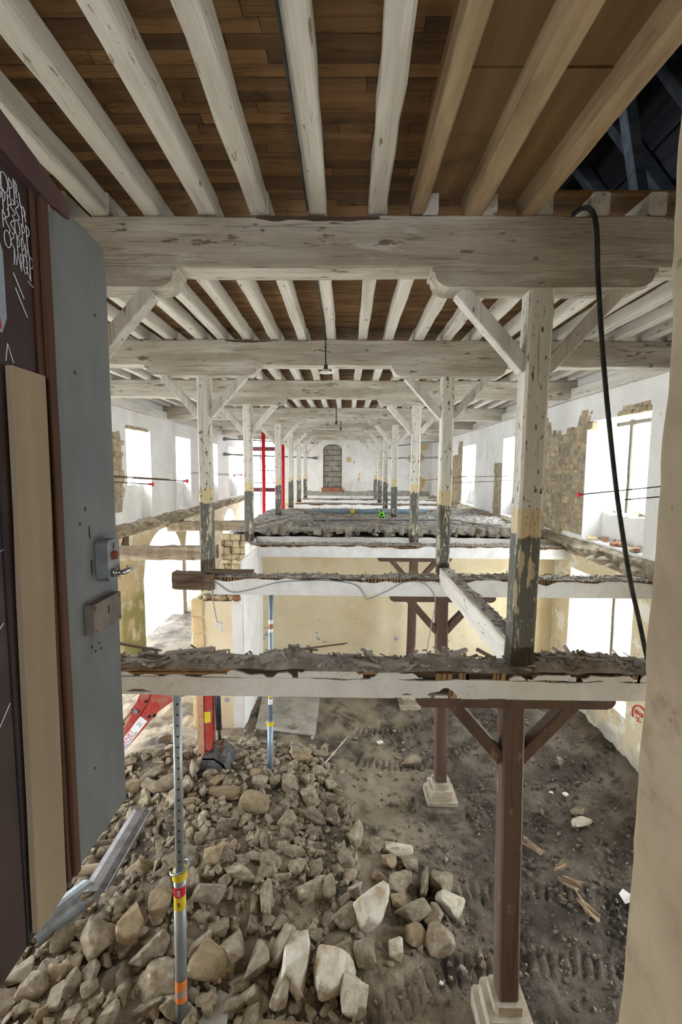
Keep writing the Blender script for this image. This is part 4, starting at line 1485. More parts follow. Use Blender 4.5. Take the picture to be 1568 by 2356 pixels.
# ------------------------------------------------------------------ text helper
def text_mesh(txt, size, name, m, parent, mw, extr=0.001):
    cu = bpy.data.curves.new(name, 'FONT')
    cu.body = txt
    cu.size = size
    cu.align_x, cu.align_y = 'CENTER', 'CENTER'
    cu.extrude = extr
    tmp = bpy.data.objects.new(name, cu)
    COL.objects.link(tmp)
    dg = bpy.context.evaluated_depsgraph_get()
    me = bpy.data.meshes.new_from_object(tmp.evaluated_get(dg))
    bpy.data.objects.remove(tmp)
    bpy.data.curves.remove(cu)
    me.transform(mw)
    org = ORG.get(parent.name, (0, 0, 0))
    me.transform(Matrix.Translation([-q for q in org]))
    me.materials.clear()
    me.materials.append(MATS[m])
    o = bpy.data.objects.new(name, me)
    COL.objects.link(o)
    o.parent = parent
    return o


# ------------------------------------------------------------------ steel props
def ring(mb, c, r0, r1, z0, z1, n=20):
    mb.lathe(c, [(r0, z0), (r1, z0), (r1, z1), (r0, z1), (r0, z0)], n)


def steel_prop(x, xt, y, zb, zt, zcol, ri, ro, lab, m, stickers, near):
    t = empty('steel_prop', (x, y, zb), lab, 'prop', 'steel props')
    xs = lambda z: x + (xt - x) * (z - zb) / (zt - zb)
    mb = MB()
    mb.tube([(x, y, zb + 0.01), (xs(zcol), y, zcol)], ro, 20)
    outer = mb.build('outer_tube', m, t, smooth=False)
    mb = MB()
    mb.tube([(xs(zcol), y, zcol - 0.05), (xt, y, zt - 0.008)], ri, 20)
    inner = mb.build('inner_tube', m, t)
    for p in outer.data.polygons:
        p.use_smooth = True
    for p in inner.data.polygons:
        p.use_smooth = True
    mb = MB()
    mb.box((x, y, zb + 0.005), (0.14, 0.14, 0.01))
    mb.build('base_plate', 'galvanised', t)
    mb = MB()
    mb.box((xt, y, zt - 0.005), (0.14, 0.14, 0.008))
    mb.build('head_plate', 'galvanised', t)
    mb = MB()
    ring(mb, (xs(zcol), y, zcol), ro, ro + 0.014, -0.07, 0.0)
    col = mb.build('collar', 'yellow_paint', t)
    mb = MB()
    cx = xs(zcol)
    mb.tube([(cx + (ro + 0.03) * math.cos(a), y + (ro + 0.03) * math.sin(a), zcol + 0.03 + 0.03 * math.cos(a * 1.0)) for a in np.linspace(-2.9, 1.2, 16)] + [(cx + ro + 0.07, y - 0.02, zcol + 0.12), (cx + ro + 0.05, y - 0.03, zcol + 0.16)], 0.008, 8)
    mb.build('locking_pin', 'galvanised', col, smooth=True)
    if near:
        mb = MB()
        z = zcol + 0.12
        while z < zt - 0.08:
            mb.tube([(xs(z) + 0.35 * ri, y - ri * 0.937 + 0.004, z), (xs(z) + 0.352 * ri, y - ri * 0.937 - 0.002, z)], 0.010, 10)
            z += 0.105
        mb.build('pin_holes', 'ink_black', inner)['kind'] = 'stuff'
    for z0, z1, m2, txt in stickers:
        mb = MB()
        n = 14
        R = (ro if z1 < zcol else ri) + 0.0015
        vs, fs = [], []
        for k in range(n + 1):
            a = -math.pi * (0.02 + 0.96 * k / n)
            for z in (z0, z1):
                vs.append((xs(z) + R * math.cos(a), y + R * math.sin(a), z))
        for k in range(n):
            fs.append((2 * k, 2 * k + 2, 2 * k + 3, 2 * k + 1))
        mb.add(vs, fs)
        st = mb.build('sticker', m2, outer if z1 < zcol else inner)
        if txt:
            mw = Matrix.Translation((xs(z0) + 0.012, y - R - 0.002, (z0 + z1) / 2)) @ Matrix(((0, -1, 0, 0), (0, 0, -1, 0), (1, 0, 0, 0), (0, 0, 0, 1)))
            text_mesh(txt, ro * 0.8, 'lettering', 'sticker_white' if m2 == 'sticker_red' else 'ink_black', st, mw)
    return t


steel_prop(-1.60, -1.555, 4.02, float(ground(-1.6, 4.02)) - 0.02, 3.565, 1.74, 0.040, 0.056, 'steel prop in the foreground standing in the rubble under the nearest floor beam', 'galvanised',
           ((1.50, 1.60, 'sticker_red', '300'), (1.36, 1.499, 'yellow_paint', '30'), (0.36, 0.60, 'sticker_orange', ''), (0.42, 0.50, 'sticker_white', '')), True)
steel_prop(-1.32, -1.275, 7.6, 0.14, 3.485, 1.18, 0.038, 0.048, 'blue grey steel prop further back under the second floor beam', 'prop_blue',
           ((2.80, 3.02, 'sticker_white', ''), (2.86, 2.95, 'sticker_orange', ''), (1.62, 1.78, 'yellow_paint', ''), (1.50, 1.60, 'sticker_white', '')), False)
for (x, y, lab) in ((-3.70, 20.3, 'leftmost tall red prop behind the left post row'), (-3.45, 22.4, 'middle tall red prop, partly behind a white post'), (-3.35, 24.0, 'rightmost tall red prop behind the left post row')):
    t = empty('red_prop', (x, y, -0.3), lab, 'prop', 'red props at the far left')
    mb = MB()
    mb.tube([(x, y, -0.2), (x, y, 7.23)], 0.085, 16)
    mb.build('tube', 'red_prop', t, smooth=True)
    for z in (1.5, 4.0, 6.2):
        mb = MB()
        ring(mb, (x, y, z), 0.08, 0.11, 0, 0.03)
        mb.build('flange', 'red_prop', t)
    mb = MB()
    mb.box((x, y, -0.22), (0.3, 0.3, 0.04))
    mb.build('base_plate', 'red_prop', t)

# ------------------------------------------------------------------ digger arm working in the left aisle
exc = empty('excavator', (-5.2, 7.5, 0.1), 'red mini digger with white name strip on its boom, bucket in the rubble', 'excavator')
Y0, Y1 = 7.5, 7.72
boom = [(-4.75, -0.05), (-4.28, 0.55), (-3.75, 1.30), (-3.52, 1.72), (-3.15, 1.95), (-2.55, 2.10), (-2.38, 2.0), (-2.52, 1.78), (-2.95, 1.60), (-3.22, 1.40), (-3.60, 0.95), (-4.05, 0.42), (-4.5, -0.2)]
mb = MB()
mb.prism(boom, 'y', Y0, Y1)
b_o = mb.build('boom', 'red_paint', exc)
mb = MB()
mb.prism([(-4.28, 0.62), (-3.72, 1.42), (-3.66, 1.36), (-4.22, 0.56)], 'y', Y0 - 0.004, Y1 - 0.02)
mb.build('dusty_edge', 'arm_dust', b_o)
mb = MB()
mb.prism([(-3.78, 1.16), (-3.66, 1.44), (-3.52, 1.75), (-3.36, 1.72), (-3.44, 1.50), (-3.60, 1.26)], 'y', Y0 - 0.02, Y0)
mb.build('gusset', 'red_paint', b_o)
for x, z, r in ((-3.62, 1.40, 0.045), (-3.44, 1.58, 0.02), (-3.40, 1.30, 0.018), (-3.30, 1.32, 0.022)):
    mb = MB()
    mb.tube([(x, Y0 + 0.01, z), (x, Y0 - 0.045, z)], r, 14)
    mb.build('pivot_pin', 'lock_steel' if r > 0.03 else 'ink_black', b_o)
# white strip with lettering along the boom
da = Vector((-3.50 + 4.06, 0, 1.235 - 0.50)).normalized()
dn = Vector((-da.z, 0, da.x))
sc_ = Vector((-3.775, Y0 - 0.004, 0.885))
mb = MB()
L2, W2 = 0.46, 0.075
corn = [sc_ + da * a + dn * b for a, b in ((-L2, -W2), (L2, -W2), (L2, W2), (-L2, W2))]
mb.prism([(q.x, q.z) for q in corn], 'y', Y0 - 0.004, Y0 + 0.001)
strip = mb.build('name_strip', 'sticker_white', b_o)


def on_strip(a, b):
    p = sc_ + da * a + dn * b
    return Matrix(((da.x, dn.x, 0, p.x), (0, 0, -1, Y0 - 0.0045), (da.z, dn.z, 0, p.z), (0, 0, 0, 1)))


text_mesh('CLENET', 0.115, 'lettering', 'sticker_red', strip, on_strip(-0.04, 0.020))
text_mesh('MANUTENTION', 0.058, 'lettering', 'ink_black', strip, on_strip(-0.02, -0.048))
for a, b, w, h in ((-0.36, 0.02, 0.07, 0.008), (-0.36, -0.02, 0.09, 0.008), (0.33, 0.03, 0.09, 0.008), (0.33, 0.0, 0.07, 0.008), (0.33, -0.03, 0.09, 0.008)):
    mb = MB()
    q = [sc_ + da * (a + i * w / 2) + dn * (b + j * h / 2) for i, j in ((-1, -1), (1, -1), (1, 1), (-1, 1))]
    mb.prism([(p.x, p.z) for p in q], 'y', Y0 - 0.0055, Y0 - 0.003)
    mb.build('small_print', 'ink_black', strip)
mb = MB()
q = [sc_ + da * a + dn * b for a, b in ((-0.68, -0.06), (-0.50, -0.06), (-0.50, 0.06), (-0.68, 0.06))]
mb.prism([(p.x, p.z) for p in q], 'y', Y0 - 0.004, Y0 + 0.001)
mb.build('yellow_label', 'yellow_paint', b_o)
# boom cylinder
mb = MB()
mb.tube([(-4.35, Y0 + 0.03, 0.60), (-3.86, Y0 + 0.03, 1.19)], 0.058, 14)
mb.tube([(-3.88, Y0 + 0.03, 1.17), (-3.64, Y0 + 0.03, 1.44)], 0.036, 12)
mb.build('boom_cylinder', 'black_steel', exc, smooth=True)
# dipper with cylinder and link
mb = MB()
mb.prism([(-2.52, 0.68), (-2.40, 0.62), (-2.30, 0.75), (-2.28, 2.05), (-2.54, 2.05)], 'y', Y0 - 0.02, Y1 - 0.06)
dip = mb.build('dipper', 'red_paint', exc)
mb = MB()
mb.prism([(-2.545, 0.66), (-2.44, 0.60), (-2.44, 2.0), (-2.545, 2.0)], 'y', Y0 - 0.035, Y0 - 0.015)
mb.build('dusty_flange', 'arm_dust', dip)
mb = MB()
mb.prism([(-2.43, 1.20), (-2.32, 1.22), (-2.32, 1.40), (-2.43, 1.40)], 'y', Y0 - 0.026, Y0 - 0.019)
mb.build('warning_label', 'yellow_paint', dip)
mb = MB()
mb.tube([(-2.20, Y0 + 0.05, 1.05), (-2.22, Y0 + 0.05, 1.95)], 0.05, 12)
mb.tube([(-2.19, Y0 + 0.05, 0.86), (-2.20, Y0 + 0.05, 1.1)], 0.026, 10)
mb.build('bucket_cylinder', 'black_steel', exc, smooth=True)
mb = MB()
mb.timber((-2.44, Y0 + 0.03, 0.66), (-2.14, Y0 + 0.03, 0.86), 0.07, 0.06, 3, 0.002)
mb.timber((-2.14, Y0 + 0.06, 0.86), (-2.20, Y0 + 0.06, 0.58), 0.06, 0.06, 3, 0.002)
mb.build('link', 'rusty_rod', exc)
# bucket: curved shell, two cheeks, teeth
prof = [(-2.42, 0.66), (-2.22, 0.66), (-2.06, 0.56), (-1.98, 0.38), (-2.02, 0.16), (-2.16, -0.02), (-2.32, -0.08)]
mb = MB()
inner = [(x - 0.028 * (x > -2.2) + 0.0, z - 0.028) for x, z in prof]
yb0, yb1 = 7.30, 7.86
n = len(prof)
vs = []
for (x, z), (xi, zi) in zip(prof, inner):
    vs += [(x, yb0, z), (x, yb1, z), (xi - 0.01, yb0, zi + 0.01), (xi - 0.01, yb1, zi + 0.01)]
fs = []
for i in range(n - 1):
    o_ = i * 4
    fs += [(o_, o_ + 1, o_ + 5, o_ + 4), (o_ + 2, o_ + 6, o_ + 7, o_ + 3), (o_, o_ + 4, o_ + 6, o_ + 2), (o_ + 1, o_ + 3, o_ + 7, o_ + 5)]
mb.add(vs, fs)
bk = mb.build('bucket', 'bucket_steel', exc)
for y in (yb0, yb1 - 0.02):
    mb = MB()
    mb.prism(prof + [(-2.46, 0.10), (-2.52, 0.45)], 'y', y, y + 0.02)
    mb.build('cheek', 'bucket_steel', bk)
for k in range(4):
    y = yb0 + 0.06 + k * 0.145
    mb = MB()
    mb.prism([(-2.28, -0.04), (-2.30, -0.10), (-2.46, -0.11)], 'y', y, y + 0.06)
    mb.build('tooth', 'bucket_steel', bk)
mb = MB()
mb.tube([(-2.40, yb0 + 0.12, 0.66), (-2.40, yb1 - 0.12, 0.66)], 0.04, 12)
mb.tube([(-2.18, yb0 + 0.12, 0.60), (-2.18, yb1 - 0.12, 0.60)], 0.04, 12)
mb.build('pins', 'rusty_rod', bk)
# the machine itself stands behind the door leaf
mb = MB()
for y in (6.95, 7.85):
    mb.prism([(-6.15, 0.15), (-6.05, 0.02), (-4.75, 0.02), (-4.6, 0.17), (-4.7, 0.36), (-6.0, 0.36)], 'y', y, y + 0.26)
mb.build('tracks', 'black_rubber', exc)
mb = MB()
mb.prism([(-6.1, 0.42), (-4.75, 0.42), (-4.7, 0.62), (-5.1, 0.9), (-6.05, 1.0)], 'y', 7.0, 8.05)
mb.build('body', 'red_paint', exc)
mb = MB()
for x in (-5.9, -5.05):
    for y in (7.05, 8.0):
        mb.timber((x, y, 0.9), (x, y, 2.2), 0.05, 0.05, 2, 0.0)
mb.bb(-6.0, -4.95, 7.0, 8.05, 2.2, 2.26)
mb.build('canopy', 'black_steel', exc)


# ------------------------------------------------------------------ cables, lamps, rods
def smooth_pts(p, n=6):
    out = []
    P = [Vector(q) for q in p]
    for i in range(len(P) - 1):
        a, b, c, d = P[max(i - 1, 0)], P[i], P[i + 1], P[min(i + 2, len(P) - 1)]
        for k in range(n):
            t = k / n
            out.append(0.5 * ((2 * b) + (c - a) * t + (2 * a - 5 * b + 4 * c - d) * t * t + (-a + 3 * b - 3 * c + d) * t ** 3))
    return out + [P[-1]]


mb = MB()
mb.tube(smooth_pts([(1.88, 4.05, 7.74), (1.89, 3.95, 7.73), (1.91, 3.86, 7.69), (1.93, 3.80, 7.60), (1.955, 3.79, 7.45), (1.988, 3.80, 7.13), (2.055, 3.8, 6.592), (2.132, 3.8, 6.075), (2.255, 3.8, 5.364), (2.399, 3.8, 4.702), (2.504, 3.8, 4.326), (2.62, 3.82, 3.95), (2.75, 3.95, 3.90)]), 0.019, 10)
tag(mb.build('thick_cable', 'black_rubber', origin=(2.6, 3.8, 3.9), smooth=True), 'thick black cable hanging from the ceiling beam beside the right jamb', 'cable')
mb = MB()
mb.tube([(-0.325, y, 7.645 + 0.004 * math.sin(y * 3)) for y in np.arange(1.4, 3.9, 0.12)], 0.011, 8)
mb.tube([(-0.34, y, 7.66 + 0.004 * math.sin(y * 3)) for y in np.arange(4.2, 7.2, 0.12)], 0.009, 8)
tag(mb.build('conduit', 'black_rubber', origin=(-0.325, 2.5, 7.64)), 'black conduit running along a joist to the hanging lamp', 'cable')
mb = MB()
mb.tube(smooth_pts([(-2.16, 7.44, 2.99), (-2.19, 7.44, 3.15), (-2.24, 7.44, 3.5), (-2.22, 7.44, 3.66), (-2.169, 7.44, 3.70), (-1.931, 7.44, 3.54), (-1.638, 7.44, 3.571), (-1.126, 7.44, 3.71), (-0.689, 7.44, 3.744), (-0.253, 7.44, 3.749), (0.146, 7.44, 3.686), (0.293, 7.44, 3.539), (0.367, 7.43, 3.444), (0.692, 7.44, 3.581), (0.979, 7.44, 3.732), (1.268, 7.44, 3.734), (1.452, 7.44, 3.574), (1.494, 7.43, 3.366), (1.431, 7.40, 2.991), (1.367, 7.40, 2.55)]), 0.0085, 6)
tag(mb.build('loose_wire', 'cable_grey', origin=(0, 7.44, 3.5)), 'thin grey wire looping along the second floor beam', 'wire')
t = empty('junction_box', (-2.12, 7.44, 2.85), 'small white electric box dangling on the wire by the cream pier', 'box')
mb = MB()
mb.box((-2.13, 7.44, 2.96), (0.09, 0.04, 0.10), Matrix.Rotation(0.3, 3, 'Y'))
mb.build('housing', 'sticker_white', t)
mb = MB()
mb.tube([(-2.10, 7.44, 2.91), (-2.08, 7.44, 2.84)], 0.022, 8)
mb.build('plug', 'paper', t)

t = empty('pendant_lamp', (-0.335, 7.2, 7.07), 'white enamel lamp shade hanging on a black rod before the second beam', 'lamp')
mb = MB()
mb.tube([(-0.345, 7.2, 7.70), (-0.335, 7.2, 7.2)], 0.010, 8)
mb.build('rod', 'black_rubber', t)
mb = MB()
mb.tube([(-0.335, 7.2, 7.13), (-0.335, 7.2, 7.21)], [0.035, 0.028], 12)
mb.build('lamp_holder', 'black_rubber', t)
mb = MB()
mb.lathe((-0.335, 7.2, 7.085), [(0.03, 0.055), (0.06, 0.04), (0.10, 0.012), (0.112, 0.0), (0.10, 0.006), (0.06, 0.03), (0.03, 0.045)], 24)
mb.build('shade', 'enamel', t, smooth=True)
for (x, y, z0, z1, lab) in ((-0.35, 14.9, 7.72, 7.05, 'bare black lamp rod hanging before the fourth ceiling beam'), (-0.25, 18.6, 7.72, 7.18, 'bare black lamp rod hanging before the fifth ceiling beam')):
    t = empty('lamp_rod', (x, y, z1), lab, 'lamp')
    mb = MB()
    mb.tube([(x, y, z0), (x, y, z1)], 0.016, 8)
    mb.build('rod', 'black_rubber', t)
    mb = MB()
    mb.tube([(x, y, z1 + 0.1), (x, y, z1)], [0.03, 0.045], 10)
    mb.build('lamp_holder', 'black_rubber', t)

rods = [((XL, 7.3, 5.56), (-3.22, 9.1, 5.345), True, 'left wall rod with red cap, the higher of the near pair'),
        ((XL, 7.0, 5.52), (-3.62, 8.4, 5.30), True, 'left wall rod with red cap, the lower of the near pair'),
        ((XL, 7.6, 5.60), (-3.12, 8.0, 5.40), False, 'uncapped rusty rod sticking out of the left wall near the door'),
        ((XL, 17.6, 5.45), (-4.15, 17.9, 5.36), True, 'red capped rod by the far left windows, upper one'),
        ((XL, 17.6, 5.41), (-4.35, 17.6, 5.33), True, 'red capped rod by the far left windows, lower one'),
        ((XR, 7.5, 5.375), (3.83, 7.5, 5.215), True, 'red capped rod crossing the nearest right window'),
        ((XR, 7.5, 5.205), (4.56, 7.5, 5.135), False, 'short bare rod below the capped one at the right window'),
        ((XR, 15.0, 5.42), (3.3, 15.4, 5.36), True, 'red capped rod behind the second post of the right row'),
        ((XR, 14.8, 5.28), (3.5, 15.0, 5.18), False, 'bare rod low on the right wall between the far windows'),
        ((XR, 20.0, 5.35), (3.4, 21.0, 5.1), False, 'bare rod sticking out of the far right wall')]
for a, b, cap, lab in rods:
    t = empty('wall_rod', b, lab, 'rod', 'rods anchored in the long walls')
    mb = MB()
    mb.tube([a, b], 0.011, 6)
    mb.build('rod', 'rusty_rod', t)
    if cap:
        d = (Vector(b) - Vector(a)).normalized()
        c = Vector(b)
        mb = MB()
        mb.tube([c - d * 0.05, c + d * 0.01], 0.02, 10)
        mb.tube([c + d * 0.005, c + d * 0.03, c + d * 0.045], [0.042, 0.042, 0.026], 12)
        mb.build('cap', 'red_plastic', t)

# braces (push-pull tubes) in the far left corner and the scaffold outside
for a, b, lab in (((XL + 0.16, 22.5, 7.05), (-1.87, YFAR - 0.14, 7.2), 'upper steel brace across the far left corner'), ((XL + 0.16, 22.5, 6.3), (-1.87, YFAR - 0.14, 6.29), 'lower steel brace across the far left corner'),
                  ((2.0, YFAR - 0.14, 6.95), (XR - 0.16, 23.5, 7.1), 'upper steel brace across the far right corner'), ((2.0, YFAR - 0.14, 6.3), (XR - 0.16, 23.5, 6.25), 'lower steel brace across the far right corner')):
    t = empty('corner_brace', a, lab, 'brace', 'steel braces in the far corners')
    A, B = Vector(a), Vector(b)
    mb = MB()
    mb.tube([A, B], 0.04, 10)
    mb.build('tube', 'scaffold_steel', t)
    for p, q in ((A, A.lerp(B, 0.06)), (B, B.lerp(A, 0.06))):
        mb = MB()
        mb.tube([p, q], [0.10, 0.045], 8)
        mb.build('end_fitting', 'scaffold_steel', t)
sc = empty('scaffold', (-5.2, 30.3, -0.32), 'steel scaffold with red toe boards outside the open far left end', 'scaffold')
for x in (-6.9, -5.6, -4.3, -3.2):
    for y in (29.6, 30.8):
        mb = MB()
        mb.tube([(x, y, -0.32), (x, y, 9)], 0.03, 8)
        mb.build('standard', 'outer_steel', sc)
for z in (1.6, 2.6, 3.9, 4.7, 5.5, 6.4, 7.3):
    mb = MB()
    mb.tube([(-7.1, 29.6, z), (-3.0, 29.6, z)], 0.03, 8)
    mb.build('ledger', 'outer_steel', sc)
for z in (4.1, 6.75):
    mb = MB()
    mb.bb(-7.0, -3.1, 29.66, 29.70, z, z + 0.28)
    mb.build('toe_board', 'toe_red', sc)
for a, b in (((-5.6, 29.6, 6.4), (-4.3, 29.6, 4.0)), ((-4.3, 29.6, 4.0), (-3.2, 29.6, 6.4))):
    mb = MB()
    mb.tube([a, b], 0.03, 8)
    mb.build('diagonal', 'outer_steel', sc)

# ------------------------------------------------------------------ things lying on the upper floor strip
t = empty('ball', (1.155, 14.87, 4.0), 'bright green toy football with dark blue patches on the upper floor', 'ball')
mb = MB()
N = 16
mb.lathe((1.155, 14.87, 4.13), [(0.13 * math.sin(math.pi * i / N), -0.13 * math.cos(math.pi * i / N)) for i in range(N + 1)], 20)
mb.build('shell', 'green_ball', t, smooth=True)
for az, el in ((-90, 5), (-30, 20), (-150, 25), (-90, 65), (-60, -40), (-125, -35)):
    a, e = math.radians(az), math.radians(el)
    d = Vector((math.cos(a) * math.cos(e), math.sin(a) * math.cos(e), math.sin(e)))
    c = Vector((1.155, 14.87, 4.13)) + d * 0.128
    mb = MB()
    mb.tube([c - d * 0.01, c + d * 0.004], [0.042, 0.036], 5)
    mb.build('patch', 'blue_pipe' if False else 'ink_black', t)
mb = MB()
mb.tube([(-1.5, 16.1, 4.09), (2.9, 16.5, 4.10)], 0.075, 12)
t = mb.build('pipe', 'blue_pipe', origin=(0.7, 16.3, 4.02), smooth=True)
tag(t, 'long blue grey pipe lying across the upper floor strip', 'pipe')
for x in (-0.25, 0.15, 1.6):
    mb = MB()
    mb.tube([(x, 16.1 + (x + 1.5) * 0.091, 4.09), (x + 0.14, 16.1 + (x + 1.64) * 0.091, 4.09)], 0.09, 12)
    mb.build('coupling', 'yellow_paint' if x == 0.15 else 'blue_pipe', t)
mb = MB()
mb.tube([(-1.8, 13.9, 4.03), (3.6, 14.3, 4.03)], 0.025, 8)
tag(mb.build('thin_pipe', 'scaffold_steel', origin=(0.9, 14.1, 4.05)), 'thin steel tube lying across the upper floor before the ball', 'pipe')
for i, (a, b, w, lab) in enumerate((((-1.85, 15.9, 4.20), (1.35, 12.4, 4.12), 0.24, 'long grey plank lying diagonally on the upper floor strip'), ((-0.62, 14.6, 4.13), (-0.5, 12.5, 4.10), 0.07, 'pale narrow batten pointing at the camera on the upper floor'),
                                    ((-1.0, 13.6, 4.08), (-1.2, 12.4, 4.05), 0.07, 'short batten beside the pale one on the upper floor'), ((3.0, 14.8, 4.05), (4.1, 12.6, 4.05), 0.08, 'narrow batten lying by the right wall on the upper floor'),
                                    ((-2.6, 12.4, 4.03), (-1.75, 14.5, 4.08), 0.08, 'thin batten near the left edge of the upper floor'))):
    mb = MB()
    mb.timber(a, b, w, 0.035, 6, 0.004, 0.004)
    tag(mb.build('loose_plank', 'old_grey_wood', origin=a), lab, 'plank', 'loose planks on the upper floor')
t = MB()
t.box((-1.3, 12.75, 4.09), (0.42, 0.22, 0.13), Matrix.Rotation(0.06, 3, 'Z'))
t.box((-1.3, 12.75, 4.16), (0.44, 0.24, 0.015), Matrix.Rotation(0.06, 3, 'Z'))
tag(t.build('hollow_block', 'concrete_block', origin=(-1.3, 12.75, 4.02)), 'grey concrete block lying on the upper floor near the left', 'block')
# red circle painted on the right wall near the jamb
mb = MB()
gx = XR - 0.03


def stroke(pts, r=0.011):
    mb.tube([(gx, y, z) for y, z in pts], r, 6)


cy, cz = 7.80, 1.22
stroke([(cy + 0.22 * math.cos(a), cz + 0.20 * math.sin(a)) for a in np.linspace(-0.5, 3.6, 18)])
stroke([(cy + 0.10 + 0.035 * math.cos(a), cz + 0.05 + 0.03 * math.sin(a)) for a in np.linspace(0, 6.2, 10)])
stroke([(cy - 0.02 + 0.035 * math.cos(a), cz + 0.06 + 0.03 * math.sin(a)) for a in np.linspace(0, 6.2, 10)])
stroke([(cy + 0.12, cz - 0.06), (cy + 0.03, cz - 0.03), (cy + 0.06, cz - 0.10), (cy - 0.02, cz - 0.07)])
mb.build('red_scrawl', 'red_plastic', wr)


# ------------------------------------------------------------------ stones of the rubble heap
def rock_mesh(seed, fine):
    r = random.Random(seed)
    b = bmesh.new()
    fl = (r.uniform(0.75, 1), r.uniform(0.75, 1), r.uniform(0.75, 1))
    for _ in range(r.randint(11, 17)):
        v = Vector((r.gauss(0, 1), r.gauss(0, 1), r.gauss(0, 1)))
        m = max(abs(v.x), abs(v.y), abs(v.z))
        v = v.normalized() * 0.35 + v / m * 0.65 * r.uniform(0.75, 1)
        b.verts.new((v.x * fl[0], v.y * fl[1], v.z * fl[2]))
    bmesh.ops.convex_hull(b, input=list(b.verts))
    bmesh.ops.delete(b, geom=[v for v in b.verts if not v.link_faces], context='VERTS')
    bmesh.ops.bevel(b, geom=list(b.edges), offset=0.05, segments=1, affect='EDGES')
    bmesh.ops.triangulate(b, faces=list(b.faces))
    if fine:
        bmesh.ops.subdivide_edges(b, edges=[e for e in b.edges if e.calc_length() > 0.35], cuts=2, use_grid_fill=True)
        bmesh.ops.triangulate(b, faces=list(b.faces))
        for v in b.verts:
            n = float(fbm(v.co.x + seed, v.co.y + v.co.z * 1.7, 1.8, 3, seed))
            v.co += v.co.normalized() * n * 0.11
    lo = [min(v.co[i] for v in b.verts) for i in range(3)]
    hi = [max(v.co[i] for v in b.verts) for i in range(3)]
    for v in b.verts:
        v.co = Vector([(v.co[i] - (lo[i] + hi[i]) / 2) / (hi[i] - lo[i]) for i in range(3)])
    me = bpy.data.meshes.new('stone')
    b.to_mesh(me)
    b.free()
    return me


